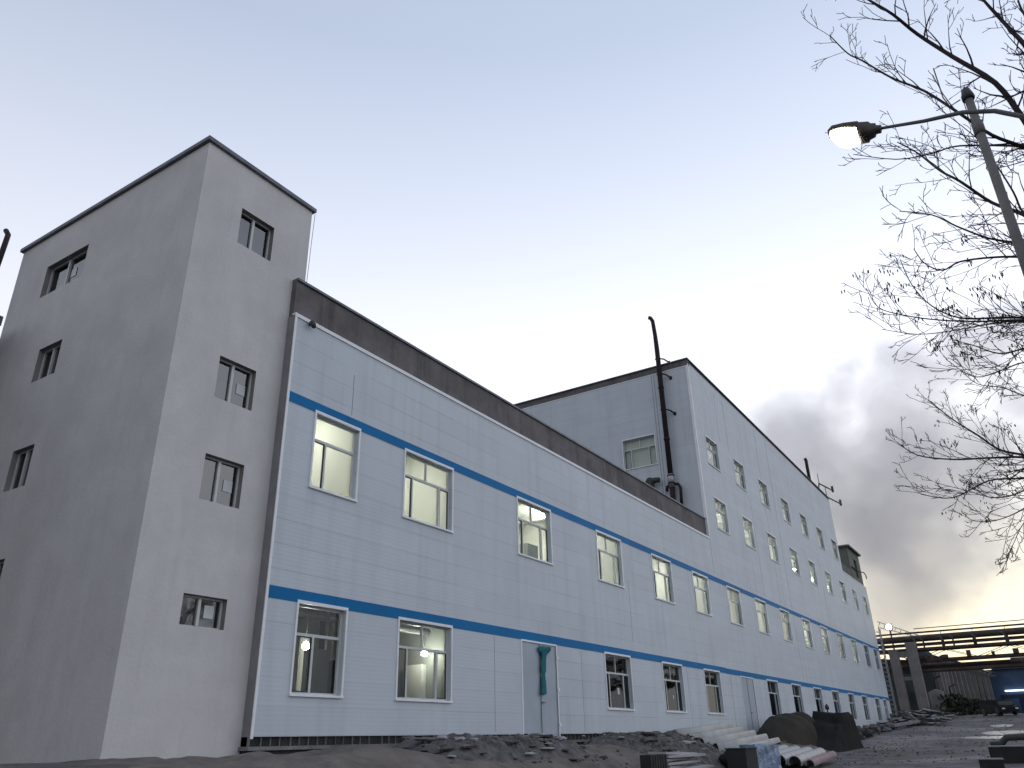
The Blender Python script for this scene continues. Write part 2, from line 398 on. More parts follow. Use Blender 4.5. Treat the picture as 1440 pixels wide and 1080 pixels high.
def put_window(parent, x, z, w_, h_, kind, y=15.0, glass=None, rotz=0, label=None):
    key = (round(w_, 2), round(h_, 2), kind, glass.name if glass else '')
    if key not in PROTO:
        tr, fr, pn = window_parts(w_, h_, kind)
        t = tr.build('window', TRIM, parent, loc=(x, y, z))
        f = fr.build('frame', [ALU, DKF], t); p = pn.build('pane', glass or GLASS, t)
        # meshes were authored at the origin: shift them there
        for o, src in ((t, tr), (f, fr), (p, pn)):
            for v, s in zip(o.data.vertices, src.v): v.co = s
        PROTO[key] = t; o = t
    else:
        o = copy_tree(PROTO[key], parent)
    po = Vector(parent['_w']); o.location = Vector((x, y, z))-po; o.rotation_euler = (0, 0, rotz)
    if label: o['label'] = label
    return o

FY = 15.0                       # facade plane
COLX = [11.7, 15.98, 20.24, 24.2, 27.85, 31.65, 35.4, 39.3, 43.4, 47.4, 51.45, 55.5, 59.6, 63.2]
WX = 1.6
R1, R2, R3, R4 = (.76, 2.14), (4.13, 5.50), (7.88, 9.18), (10.68, 11.92)
XL, XT, XTE, XE = 8.49*U, 30.3*U, 57.4*U, 65.6*U
def hole(xu, wu, r): return (xu*U, (xu+wu)*U, zz(r[0]), zz(r[1]))

# ------------------------------------------------------------------ low wing
wing = thing('factory_wing', (XL, FY, 1.2), 'long two storey factory wing with pale panels, two blue stripes and a dark parapet', 'factory')
holes1 = [hole(9.18, 1.1, R1), hole(11.7, 1.62, R1)]+[hole(x, 1.6, R1) for x in (20.27, 24.24, 27.9)]
door_h = (16.0*U, 17.62*U, zz(.08), zz(2.13))
holes2 = [hole(9.2, 1.12, R2)]+[hole(x, 1.6, R2) for x in COLX[:5]]
mb = MB(); wall_y(mb, FY, XL, XT, zz(.15), zz(7.21), holes1+[door_h[:2]+(zz(.15), door_h[3])]+holes2, .24)
mb.k = 1; mb.quad((XL, FY, zz(-.02)), (XL, FY, zz(7.21)), (XL, FY+.6, zz(7.21)), (XL, FY+.6, zz(-.02))); mb.k = 0      # return beside the stair tower, its shade painted as darker grey
mb.quad((XL, FY, zz(7.21)), (XT, FY, zz(7.21)), (XT, FY+.14, zz(7.21)), (XL, FY+.14, zz(7.21)))
mb.build('wall', [PANEL, mat('shaded_return', (.26, .255, .26), rough=.8, var=.15)], wing)
mb = MB()
mb.box(XL+.02, XT-.05, FY+.12, FY+.45, zz(6.9), zz(7.98)); mb.build('parapet', CONC, wing)
mb = MB(); mb.box(XL+.02, XT-.05, FY+.06, FY+.52, zz(7.98), zz(8.03)); mb.build('parapet_cap', CAPM, wing)
mb = MB(); mb.box(XL-.03, XT, FY-.035, FY+.10, zz(7.21)+.002, zz(7.21)+.055); mb.box(XL-.03, XT, FY-.035, FY-.003, zz(7.21)-.05, zz(7.21)); mb.build('coping_trim', TRIM, wing)
mb = MB(); mb.box(XL-.02, XL+.05, FY-.03, FY-.003, zz(.12), zz(7.17)); mb.build('corner_trim', TRIM, wing)
def stripe(name, parent, x0, x1, z0, z1, cuts):
    mb = MB(); xs_ = [x0]+[c for c in cuts if x0 < c < x1]+[x1]
    for a, b in zip(xs_, xs_[1:]): mb.box(a+.006, b-.006, FY-.012, FY-.002, z0, z1)
    mb.build(name, STRIPE, parent)
cuts = [10.2*U+i*5.2+rnd.uniform(-.8, .8) for i in range(20)]
stripe('blue_stripe', wing, XL+.05, XT, zz(5.51), zz(5.70), cuts); stripe('blue_stripe', wing, XL+.05, XT, zz(2.15), zz(2.345), cuts)
# joints
mb = MB()
for xu, z0, z1 in ((10.09, 5.75, 6.6), (22.2, 2.6, 4.4), (14.9, .2, 2.1), (26.3, .2, 2.1), (18.9, .2, 2.1)): mb = MB(); mb.box(xu*U-.006, xu*U+.006, FY-.004, FY+.01, zz(z0), zz(z1)); mb.build('joint', SEAM, wing)
# plinth: brick band with light pilaster strips, ledge, footing
mb = MB(); mb.box(XL, door_h[0], FY+.10, FY+.4, zz(.02), zz(.15)-.003); mb.box(door_h[1], XT, FY+.10, FY+.4, zz(.02), zz(.15)-.003); mb.k = 1; x = XL+.35
while x < XT-.3:
    if not (door_h[0]-.2 < x < door_h[1]+.15): mb.box(x, x+.022, FY+.06, FY+.115, zz(.021), zz(.15)-.006)
    x += rnd.choice((.27, .27, .28, .3, .33, .5))
mb.build('brick_band', [BRICK, PLINTH], wing)
mb = MB(); mb.box(XL-.06, door_h[0]-.1, FY-.03, FY+.4, zz(-.035), zz(.018)); mb.box(door_h[1]+.1, XT, FY-.02, FY+.4, zz(-.03), zz(.018)); mb.build('ledge', PLINTH, wing)
mb = MB(); mb.box(XL, XT, FY+.05, FY+.5, .4, zz(-.037)); mb.build('footing', BRICK, wing)
# bulk behind: roof and rear walls
mb = MB(); mb.box(XL+.3, XT-.06, FY+.46, 40, zz(7.0), zz(7.1)); mb.build('roof', CONC, wing)
mb = MB(); mb.box(XL+.3, XT-.06, 39.7, 40, .5, zz(6.99)); mb.box(XL, XL+.29, 24.2, 40, .5, zz(7.3)); mb.build('rear_wall', PANEL, wing)

put_window(wing, 9.18*U, zz(R1[0]), 1.1*U, (R1[1]-R1[0])*U, 'half')
put_window(wing, 11.7*U, zz(R1[0]), 1.62*U, (R1[1]-R1[0])*U, 'three')
for x in (20.27, 24.24, 27.9): put_window(wing, x*U, zz(R1[0]), 1.6*U, (R1[1]-R1[0])*U, 'three', glass=DGLASS)
put_window(wing, 9.2*U, zz(R2[0]), 1.12*U, (R2[1]-R2[0])*U, 'left')
for x in COLX[:5]: put_window(wing, x*U, zz(R2[0]), 1.6*U, (R2[1]-R2[0])*U, 'three')

def make_door(parent, x0, x1, z0, z1):
    fr = MB(); fr.box(x0-.02, x0+.04, FY-.02, FY+.1, z0, z1+.04); fr.box(x1-.04, x1+.02, FY-.02, FY+.1, z0, z1+.04); fr.box(x0+.04, x1-.04, FY-.02, FY+.1, z1-.02, z1+.04)
    d = fr.build('door', TRIM, parent); mid = (x0+x1)/2+.02
    for a, b in ((x0+.045, mid-.012), (mid+.012, x1-.045)):
        lf = MB(); lf.box(a, b, FY+.02, FY+.07, z0+.03, z1-.03)
        lf.box(a, a+.05, FY+.008, FY+.019, z0+.03, z1-.03); lf.box(b-.05, b, FY+.008, FY+.019, z0+.03, z1-.03)
        lf.build('door_leaf', DOORM, d)
    for a, b in ((mid-.022, mid+.022), (x0+.03, x0+.062), (x1-.062, x1-.03)): st_ = MB(); st_.box(a, b, FY+.002, FY+.0075, z0+.02, z1-.03); st_.build('shadow_gap', DKF, d)  # dark strips painting the shadow gaps between and beside the leaves
    g = MB(); g.box(x0+.041, x1-.041, FY+.075, FY+.12, z0, z1-.021); g.box(mid-.0115, mid+.0115, FY+.03, FY+.0745, z0, z1-.03); g.build('backing', DKF, d)
    h = MB(); h.tube([(mid+.06, FY+.02, z0+1.12), (mid+.06, FY-.05, z0+1.12), (mid+.24, FY-.05, z0+1.12)], .022, 6); h.build('handle', GALV, d)
    for k in (0.35, 1.5, 2.6):
        hg = MB(); hg.box(x1-.03, x1+.075, FY-.045, FY-.031, z0+k, z0+k+.12); hg.build('hinge', TRIM, d)
    return mid
mid = make_door(wing, *door_h)
mb = MB(); mb.box(door_h[0]-.1, door_h[1]+.1, FY-.05, FY+.3, zz(-.03), zz(.075)); mb.build('door_sill', PLINTH, wing)
# teal cloth tied to the door
mb = MB(); mb.smooth = True
x0_ = mid+.08; zt, zb = zz(2.05), zz(.98); n = 34; prof = []
for i in range(n+1):
    t = i/n; wd = lerp([(0, .40), (.06, .38), (.16, .18), (.3, .13), (.5, .15), (.58, .06), (.66, .14), (.85, .16), (.97, .19), (1, .05)], t)
    cx = x0_+lerp([(0, .22), (.12, .06), (.4, .03), (.7, .02), (1, -.06)], t)
    ring = []
    for k in range(14):
        a = 2*math.pi*k/14; rr = 1+.28*math.sin(3*a+t*9)
        ring.append((cx+math.cos(a)*wd*rr, FY-.075+math.sin(a)*.035*rr, zt+(zb-zt)*t+.03*math.sin(k*1.7)*(t < .1)))
    prof.append(ring)
mb.add([p for r_ in prof for p in r_], [(i*14+k, i*14+(k+1) % 14, (i+1)*14+(k+1) % 14, (i+1)*14+k) for i in range(n) for k in range(14)]+[tuple(range(13, -1, -1)), tuple(n*14+k for k in range(14))])
tag(mb.build('cloth', TEAL, loc=(x0_, FY-.075, zb)), 'teal cloth hanging knotted down the middle of the grey double door', 'cloth')
# paper notices on dark ground-floor panes
for k, (px, py, s) in enumerate(((870, 972, .2), (947, 980, .13))):
    p = on_y(px, py, FY+.145); mb = MB(); mb.box(p.x-s/2, p.x+s/2, FY+.148, FY+.152, p.z-s*.6, p.z+s*.6)
    tag(mb.build('notice', PAPER, loc=tuple(p)), ['pale paper notice stuck in the first window right of the double door', 'small pale paper stuck in the second window right of the double door'][k], 'notice')
# little dark lamp under the coping and small vents
mb = MB(); mb.tube([(13.25, FY-.002, 12.32), (13.25, FY-.10, 12.32)], .03, 8); mb.tube([(13.25, FY-.08, 12.38), (13.25, FY-.16, 12.28), (13.25, FY-.2, 12.2)], [.07, .08, .06], 10)
tag(mb.build('wall_lamp', DKF, loc=(13.25, FY, 12.32)), 'small dark unlit lamp at the top left corner of the panelled wall', 'lamp')

# ------------------------------------------------------------------ tall block
tall = thing('factory_block', (XT, FY, 1.2), 'tall four storey factory block with pale panels and four rows of windows', 'factory')
door2 = (31.85*U, 33.5*U, zz(.1), zz(2.12))
ht = [hole(x, 1.6, R2) for x in COLX[5:13]]
hg = [hole(x, 1.6, R1) for x in COLX[6:13]]
h3 = [hole(x-.1, 1.5, R3) for x in COLX[5:12]]; h4 = [hole(x-.2, 1.5, R4) for x in COLX[5:12]]
h3b = [hole(59.45, 1.45, R3), hole(63.1, 1.4, R3)]
h2b = [hole(59.6, 1.6, R2), hole(63.2, 1.5, R2)]
ZT = zz(15.0); ZM = zz(10.06)
mb = MB()
wall_y(mb, FY, XT, XTE, zz(.15), ZT, [h for h in ht if h[1] < XTE]+[h for h in hg if h[1] < XTE]+[(door2[0], door2[1], zz(.15), door2[3])]+h3+h4, .24)
wall_y(mb, FY, XTE, XE, zz(.15), ZM, h2b+[hole(59.9, 1.6, R1), hole(63.0, 1.2, R1)]+h3b, .24)
# side face of the tall block over the wing roof, and the far sides
sw = (11.86*U, 13.37*U, zz(10.70), zz(12.03))
wall_x(mb, XT+.001, FY, 28.1, zz(7.0), zz(14.869), [sw], .24)
mb.quad((XTE, FY, ZM), (XTE, 28.1, ZM), (XTE, 28.1, ZT), (XTE, FY, ZT)); mb.quad((XE, FY, zz(.15)), (XE, 28, zz(.15)), (XE, 28, ZM), (XE, FY, ZM))
mb.quad((XT, 28.1, 1), (XT, 28.1, zz(14.9)), (XE, 28.1, zz(14.9)), (XE, 28.1, 1))
mb.build('wall', PANEL, tall)
mb = MB(); mb.box(XT-.02, XT+.35, FY+.0, 28.4, zz(14.87), zz(15.14)); mb.box(XT+.35, XTE, 28.1, 28.4, zz(14.9), zz(15.14)); mb.box(XT+.35, XTE, FY+.02, FY+.3, zz(15.0)+.002, zz(15.1)); mb.build('parapet', CONC, tall)
mb = MB(); mb.box(XT-.12, XTE+.05, FY-.08, FY+.36, zz(15.142), zz(15.19)); mb.box(XT-.12, XT+.42, FY+.36, 28.5, zz(15.142), zz(15.19)); mb.build('parapet_cap', CAPM, tall)
mb = MB(); mb.box(XT-.03, XT+.10, FY-.03, FY-.003, zz(7.3), zz(14.93)); mb.box(XT-.03, XT-.003, FY-.003, FY+.14, zz(7.3), zz(14.86)); mb.build('corner_trim', TRIM, tall)
mb = MB(); mb.box(XT-.02, XT-.002, FY+.15, 28.0, zz(14.82), zz(14.855)); mb.build('edge_trim', TRIM, tall)
mb = MB(); mb.box(XTE, XE+.03, FY-.03, FY+.1, ZM+.002, ZM+.06); mb.build('coping_trim', TRIM, tall)
mb = MB(); mb.box(XT+.36, XTE, FY+.31, 28.05, zz(14.6), zz(14.7)); mb.box(XTE+.05, XE, FY+.31, 28.05, zz(9.8), zz(9.9)); mb.build('roof', CONC, tall)
mb = MB(); mb.box(XTE+.02, 61.0*U, FY+.12, FY+.4, ZM+.003, zz(10.75)); mb.build('low_parapet', CONC, tall)
stripe('blue_stripe', tall, XT, XE, zz(5.51), zz(5.70), cuts); stripe('blue_stripe', tall, XT, XE, zz(2.14), zz(2.33), cuts)
mb = MB()
for xu, z0, z1 in ((30.7, .2, 2.1), (30.35, 5.8, 7.2), (33.5, 12.2, 14.7), (34.7, 12.2, 14.7), (39.75, 5.8, 14.8), (41.75, 2.4, 14.8), (37.1, 5.8, 10.4), (50.2, 5.8, 10), (61.9, 2.4, 8)): mb = MB(); mb.box(xu*U-.012, xu*U+.012, FY-.004, FY+.01, zz(z0), zz(z1)); mb.build('joint', SEAM, tall)
for yj in (11.60, 11.72): mb = MB(); mb.box(XT-.006, XT+.01, yj*U-.012, yj*U+.012, zz(9.0), zz(14.9)); mb.build('joint', SEAM, tall)
mb = MB(); mb.box(XT, door2[0], FY+.10, FY+.4, zz(.02), zz(.15)-.003); mb.box(door2[1], XE-.05, FY+.10, FY+.4, zz(.02), zz(.15)-.003); mb.build('brick_band', BRICK, tall)
mb = MB(); mb.box(XT, XE-.05, FY-.02, FY+.4, zz(-.03), zz(.018)); mb.build('ledge', PLINTH, tall)
mb = MB(); mb.box(XT, XE-.05, FY+.05, FY+.5, .4, zz(-.037)); mb.build('footing', BRICK, tall)
for h in ht: put_window(tall, h[0], h[2], h[1]-h[0], h[3]-h[2], 'three')if h[1] < XTE else None
for h in h2b: put_window(tall, h[0], h[2], h[1]-h[0], h[3]-h[2], 'three', glass=DGLASS)
for h in hg:
    if h[1] < XTE: put_window(tall, h[0], h[2], h[1]-h[0], h[3]-h[2], 'three', glass=DGLASS)
for h in (hole(59.9, 1.6, R1), hole(63.0, 1.2, R1)): put_window(tall, h[0], h[2], h[1]-h[0], h[3]-h[2], 'three', glass=DGLASS)
for h in h3+h3b+h4: put_window(tall, h[0], h[2], h[1]-h[0], h[3]-h[2], 'three')
# side window (faces -x): rotate so its -y normal becomes -x
o = put_window(tall, XT, sw[3] and sw[2], sw[1]-sw[0], sw[3]-sw[2], 'three', y=sw[1], rotz=-math.pi/2)
make_door(tall, *door2)

# interiors seen through the windows: floor slabs, ceilings, back walls, partitions, lamps
def interior(parent, x0, x1, z0, z1, depth, m_, lamps, parts=()):
    mb = MB(); y0, y1 = FY+.245, FY+depth
    mb.quad((x0, y0, z0), (x1, y0, z0), (x1, y1, z0), (x0, y1, z0)); mb.quad((x0, y0, z1), (x0, y1, z1), (x1, y1, z1), (x1, y0, z1))
    mb.quad((x0, y1, z0), (x1, y1, z0), (x1, y1, z1), (x0, y1, z1)); mb.quad((x0, y0, z0), (x0, y1, z0), (x0, y1, z1), (x0, y0, z1)); mb.quad((x1, y0, z0), (x1, y0, z1), (x1, y1, z1), (x1, y1, z0))
    for px_ in parts: mb.box(px_-.08, px_+.08, y0+.01, y1-.01, z0+.01, z1-.01)
    for k in range(int((x1-x0)/3)):                        # ceiling beams
        bx_ = x0+1.5+3*k; mb.box(bx_-.1, bx_+.1, y0+.4, y1-.02, z1-.28, z1-.003)
    rgi = random.Random(int(x0*7+z0*13)); mb.k = 1
    for k in range(int((x1-x0)/2.7)):                      # inner columns, shelving and ducts
        cx_ = x0+1.2+2.7*k+rgi.uniform(-.9, .9); yy_ = y0+rgi.uniform(1.0, depth-1.4)
        if rgi.random() < .55: mb.box(cx_-.14, cx_+.14, yy_-.14, yy_+.14, z0+.004, z1-.29)
        else: mb.box(cx_-.5, cx_+.3, yy_-.2, yy_+.2, z0+.004, z0+rgi.uniform(1.2, 2.6))
    mb.k = 2; yy_ = y0+1.1; mb.tube([(x0+.2, yy_, z1-.55), (x1-.2, yy_, z1-.55)], .11, 8)
    mb.build('interior', [m_, INTD if m_ is not INTD else DKF, GALV], parent)
    for (lx, ly, lz, ln) in lamps:
        l_ = MB(); l_.box(lx-ln/2, lx+ln/2, ly-.06, ly+.06, lz, lz+.05); l_.build('ceiling_lamp', LAMPI, parent)
c1, f2, c2, f3, c3, f4, c4 = zz(3.0), zz(3.4), zz(6.75), zz(7.1), zz(9.75), zz(10.1), zz(13.2)
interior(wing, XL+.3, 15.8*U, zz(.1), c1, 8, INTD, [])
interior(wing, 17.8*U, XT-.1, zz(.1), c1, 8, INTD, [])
interior(wing, XL+.3, XT-.1, f2, c2, 6, INT, [(x*U+1, FY+3.4, c2-.35, 1.3) for x in (9.3, 12.3, 16.3, 20.6, 24.5, 28.2)], [XL+4, 14.6*U, 22.5*U])
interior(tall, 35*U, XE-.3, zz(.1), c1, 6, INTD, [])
interior(tall, XT+.3, 58.5*U, f2, c2, 6, INT, [(x*U+1, FY+3.4, c2-.35, 1.3) for x in COLX[5:12]], [38.5*U, 50*U])
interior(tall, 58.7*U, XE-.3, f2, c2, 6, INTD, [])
interior(tall, XT+.3, XE-.3, f3, c3, 5, INT, [(x*U+1, FY+2.8, c3-.3, 1.3) for x in COLX[5:14]], [42*U])
interior(tall, XT+.3, XTE-.3, f4, c4, 13, INT, [(x*U+1, FY+5, c4-.3, .7) for x in COLX[5:12]])  # top floor lamps added to make the panes paler

# contents behind the two lit ground floor windows
for (px, py, yy, r_, lab) in ((430, 908, 16.6, .10, 'bright hanging bulb behind the leftmost ground floor window'), (597, 918, 18.5, .11, 'bright hanging bulb behind the second ground floor window')):
    p = on_y(px, py, yy); t = thing('hanging_lamp', (p.x, p.y, p.z), lab, 'lamp', 'bulbs hanging inside the ground floor')
    b_ = MB(); b_.tube([(p.x, p.y, p.z-r_), (p.x, p.y, p.z-r_*.6), (p.x, p.y, p.z+r_*.3), (p.x, p.y, p.z+r_)], [r_*.5, r_, r_*.9, r_*.4], 10); b_.build('bulb', LAMPB, t)
    c_ = MB(); c_.tube([(p.x, p.y, p.z+r_), (p.x, p.y, c1)], .012, 5); c_.build('cord', DKF, t)
p = on_y(600, 958, 19.0)
mb = MB(); mb.box(p.x-.45, p.x+.45, 18.9, 19.6, zz(.1), p.z+.55); mb.k = 1; mb.box(p.x-.38, p.x+.38, 18.88, 18.899, p.z-.1, p.z+.45)
for k in range(5): mb.box(p.x-.36, p.x+.36, 18.875, 18.8795, zz(.35)+.1*k, zz(.35)+.03+.1*k)
tag(mb.build('cabinet', [INT, ALU], loc=(p.x, 19, zz(.1))), 'pale machine cabinet standing inside the second ground floor window', 'cabinet')
mb = MB()
for k in range(4): mb.tube([(XL+.5, FY+1.2+k*.8, c1-.5-.1*k), (15.6*U, FY+1.2+k*.8, c1-.5-.1*k)], .07+.02*k, 8)
for k in range(6): mb.tube([(XL+1.2+1.4*k, FY+3.4, c1-.02), (XL+1.2+1.4*k, FY+3.4, zz(.9)-.3*(k % 2))], .05, 8)
tag(mb.build('pipework', GALV, loc=(XL+.5, FY+1, c1-.6)), 'grey ceiling pipes inside the left ground floor room', 'pipes')
p = on_y(438, 950, 17.6)
mb = MB(); mb.box(p.x-.45, p.x-.02, 17.6, 17.7, zz(.12), p.z+1.0)  # added strip standing in for the wall lit by the bulb
tag(mb.build('lit_wall_strip', INT, loc=(p.x-.2, 17.6, zz(.12))), 'pale upright strip added to stand for the wall lit by the bulb in the leftmost ground floor window', 'board')
mb = MB(); mb.box(11.9*U, 12.25*U, 17.5, 18.2, zz(.1), zz(1.55)); mb.k = 1; mb.box(12.95*U, 13.5*U, 17.2, 18.0, zz(.1), zz(1.35))
tag(mb.build('machinery', [DKF, GALV], loc=(12*U, 17.5, zz(.1))), 'dark machinery standing inside the second ground floor window', 'machine')

# ------------------------------------------------------------------ stair tower
TX0, TX1, TY0, TY1, TZ = 6.34*U, 8.8*U, 10.2*U, 16.3*U, zz(9.78)
tow = thing('stair_tower', (TX0, TY0, 1.0), 'grey plastered stair tower with recessed windows at the left end of the factory', 'tower')
fw = [(7.19*U, 7.94*U, zz(8.14), zz(8.88)), (7.19*U, 7.94*U, zz(5.16), zz(5.90)), (7.19*U, 7.94*U, zz(3.47), zz(4.20)), (7.17*U, 7.94*U, zz(1.61), zz(2.06))]
lw = [(13.6*U, 15.05*U, zz(8.22), zz(8.95)), (13.73*U, 14.5*U, zz(6.22), zz(6.91)), (13.8*U, 14.5*U, zz(4.13), zz(4.88)), (13.85*U, 14.55*U, zz(2.2), zz(2.9))]
mb = MB(); wall_y(mb, TY0, TX0, TX1, zz(-.16), TZ, fw, .24, 1); wall_x(mb, TX0, TY0, TY1, zz(-.6), TZ, lw, .24, 1)
mb.quad((TX1, TY0, .5), (TX1, TY1, .5), (TX1, TY1, TZ), (TX1, TY0, TZ)); mb.quad((TX0, TY1, .5), (TX0, TY1, TZ), (TX1, TY1, TZ), (TX1, TY1, .5))
mb.quad((TX0, TY0, TZ), (TX1, TY0, TZ), (TX1, TY1, TZ), (TX0, TY1, TZ))
mb.build('wall', [STUCCO, mat('dark_reveal', (.27, .26, .255), rough=.95, var=.2)], tow)  # window reveals darker than the plaster
mb = MB(); mb.box(TX0+.05, TX1-.05, TY0+.05, TY0+.3, .4, zz(-.161)); mb.build('footing', BRICK, tow)
# ragged lower edge of the plaster
mb = MB(); x = TX0
while x < TX1-.1:
    ww = rnd.uniform(.1, .3); ww = min(ww, TX1-x); mb.box(x, x+ww-.01, TY0+.002, TY0+.05, zz(-.16)-rnd.uniform(.01, .09), zz(-.16)+.0); x += ww
mb.build('plaster_edge', STUCCO, tow)
mb = MB()
o_ = .09
mb.box(TX0-o_, TX1+o_, TY0-o_, TY0+.25, TZ+.003, TZ+.12); mb.box(TX0-o_, TX0+.25, TY0+.25, TY1+o_, TZ+.003, TZ+.12); mb.box(TX1-.25, TX1+o_, TY0+.25, TY1+o_, TZ+.003, TZ+.12)
mb.build('coping', CAPM, tow)
mb = MB(); mb.smooth = True                   # lumps of mortar left on the coping
for k in range(14):
    x = TX0+1.2+(TX1-TX0-1.3)*(k/14.)+rnd.uniform(-.08, .08); mb.tube([(x-.12, TY0, TZ+.12), (x-.05, TY0+.02, TZ+.15), (x+.06, TY0+.01, TZ+.15), (x+.13, TY0, TZ+.12)], [.02, .05, .045, .02], 6)
mb.build('mortar', PLINTH, tow)
def stair_window(parent, x0, x1, z0, z1, face, paper):
    w_, h_ = x1-x0, z1-z0; q = .045
    fr = MB(); a, b = .15, .21
    fr.box(0, w_, a, b, h_-q, h_); fr.box(0, w_, a, b, 0, q); fr.box(0, q, a, b, q, h_-q); fr.box(w_-q, w_, a, b, q, h_-q)
    fr.box(w_*.47-.045, w_*.47+.03, a-.02, b, q, h_-q)
    pn = MB(); pn.quad((.01, .19, .01), (w_-.01, .19, .01), (w_-.01, .19, h_-.01), (.01, .19, h_-.01))
    f = fr.build('window', ALU, parent, loc=(0, 0, 0)); p_ = pn.build('pane', TGLASS, f)
    for o, src in ((f, fr), (p_, pn)):
        for v, s in zip(o.data.vertices, src.v): v.co = s
    if paper:
        pp = MB(); pp.box(w_*paper-.13, w_*paper+.13, .176, .182, h_*.35, h_*.35+.28); p2 = pp.build('paper_notice', PAPER, f)
        for v, s in zip(p2.data.vertices, pp.v): v.co = s
    po = Vector(parent['_w'])
    if face == 'y': f.location = Vector((x0, TY0, z0))-po
    else: f.location = Vector((TX0, x1, z0))-po; f.rotation_euler = (0, 0, -math.pi/2)
for h, pp in zip(fw, (None, .76, .76, .72)): stair_window(tow, *h, 'y', pp)
for h, pp in zip(lw, (.6, None, None, None)): stair_window(tow, *h, 'x', pp)
mb = MB(); mb.box(TX0+.5, TX1-.2, TY0+.9, TY0+.95, .6, TZ-.2); mb.box(TX0+.5, TX0+.55, TY0+.95, TY1-.3, .6, TZ-.2); mb.build('interior', mat('stair_plaster', (.34, .34, .33), rough=.9), tow)
# wire hanging beside the tower
mb = MB(); mb.tube([(TX1+.16, TY0+.05, TZ+.05), (TX1+.10, TY0+.02, TZ-1.2), (TX1+.06, TY0, zz(8.1))], .008, 5)
tag(mb.build('cable', DKF, loc=(TX1+.1, TY0, TZ)), 'thin cable hanging from the right corner of the grey stair tower roof', 'cable')

# ------------------------------------------------------------------ far end stair tower
et = thing('roof_stair_house', (60.5*U, FY+.3, ZM), 'small greenish grey stair house with flat roof slab on the far end of the factory', 'stair house')
ex0, ex1, ey0, ey1, ez = 62.1*U, 66.3*U, FY+.35, FY+7, zz(12.62)
dh = (63.9*U, 64.9*U, zz(10.7), zz(12.0))
mb = MB(); wall_y(mb, ey0, ex0, ex1, ZM+.07, ez, [dh], .4)
mb.quad((ex0, ey0, zz(9)), (ex0, ey0, ez), (ex0, ey1, ez), (ex0, ey1, zz(9))); mb.quad((ex1, ey0, zz(9)), (ex1, ey1, zz(9)), (ex1, ey1, ez), (ex1, ey0, ez)); mb.quad((ex0, ey1, zz(9)), (ex0, ey1, ez), (ex1, ey1, ez), (ex1, ey1, zz(9)))
mb.build('wall', mat('green_grey_render', (.17, .185, .15), rough=.95, var=.15, dirt=(.12, .13, .11)), et)
mb = MB(); mb.box(ex0-.3, ex1+.2, ey0-.3, ey1+.2, ez+.003, ez+.2); mb.build('roof_slab', CONC, et)
mb = MB(); mb.box(dh[0], dh[1], ey0+.38, ey0+.45, dh[2], dh[3]); mb.build('door', DKF, et)
mb = MB(); p = on_y(1205, 803, ey0-.1); mb.tube([(p.x-2.5, ey0-.05, p.z+.1), (p.x, ey0-.12, p.z), (p.x+1.9, ey0-.5, p.z+.05), (p.x+2.9, ey0-.5, p.z-.1), (p.x+2.9, ey0-.5, p.z-.5)], .06, 8); mb.build('pipe', PIPE, et)

# ------------------------------------------------------------------ pipes and fittings on the tall block
XS = XT
fl = thing('flue_pipe', (XS-.3, 16.86, zz(9.3)), 'tall dark rusty flue pipe with bent top rising past the tall block roof edge', 'pipe')
p0 = Vector((XS-.34, 16.84, 0))
mb = MB(); mb.tube([(p0.x, p0.y, zz(10.05)), (p0.x, p0.y, zz(15.9)), (p0.x, p0.y+.02, zz(16.6)), (p0.x-.02, p0.y+.08, zz(17.35)), (p0.x-.06, p0.y+.2, zz(17.52)), (p0.x-.1, p0.y+.32, zz(17.55))], [.17, .16, .14, .13, .13, .13], 12)
mb.build('pipe', PIPE, fl)
for zu in (11.6, 14.0): mb = MB(); mb.tube([(p0.x, p0.y, zz(zu)-.05), (p0.x, p0.y, zz(zu)+.05)], .2, 12); mb.build('collar', PIPE, fl)
for zu, s in ((15.35, 1), (14.6, 1), (12.9, 1)):
    mb = MB(); z = zz(zu); mb.tube([(p0.x, p0.y+.2, z+.12), (p0.x-.02, p0.y-.15, z+.06), (p0.x+.0, p0.y-.4, z-.04), (XS-.05, p0.y-.62, z-.22)], .05, 8); mb.box(XS-.05, XS-.002, p0.y-.7, p0.y-.54, z-.34, z-.12); mb.build('bracket', PIPE, fl)
mb = MB(); mb.tube([(p0.x, p0.y, zz(9.45)), (p0.x, p0.y, zz(10.0)), (p0.x, p0.y, zz(10.08))], [.2, .2, .13], 14); mb.k = 1
mb.tube([(p0.x, p0.y, zz(9.62)), (p0.x, p0.y, zz(9.67))], .23, 14); mb.tube([(p0.x, p0.y, zz(9.95)), (p0.x, p0.y, zz(10.0))], .225, 14); mb.build('damper', [GALV, PIPE], fl)
mb = MB(); z0 = zz(9.2)
mb.tube([(p0.x, p0.y-.5, z0-.8), (p0.x, p0.y-.55, z0+.3), (p0.x, p0.y-.42, z0+.55), (p0.x, p0.y, z0+.6), (p0.x, p0.y+.3, z0+.5), (p0.x, p0.y+.36, z0+.2)], .10, 8)
mb.tube([(p0.x, p0.y, z0+.6), (p0.x, p0.y, z0-1.6)], .17, 10); mb.box(p0.x-.25, p0.x+.25, p0.y-.3, p0.y+.25, z0-3.2, z0-1.5); mb.build('blower', PIPE, fl)
du = thing('roof_fan', (XS-.5, 18.2, zz(7.1)), 'dark rounded fan outlet below the side window of the tall block', 'fan')
c = on_x(917, 677, XS-.4)
mb = MB(); mb.tube([(c.x, c.y+.05, zz(7.1)), (c.x, c.y+.05, c.z-.2), (c.x, c.y, c.z+.02), (c.x, c.y-.25, c.z+.04), (c.x, c.y-.5, c.z)], [.16, .17, .24, .18, .17], 12); mb.build('duct', DKF, du)
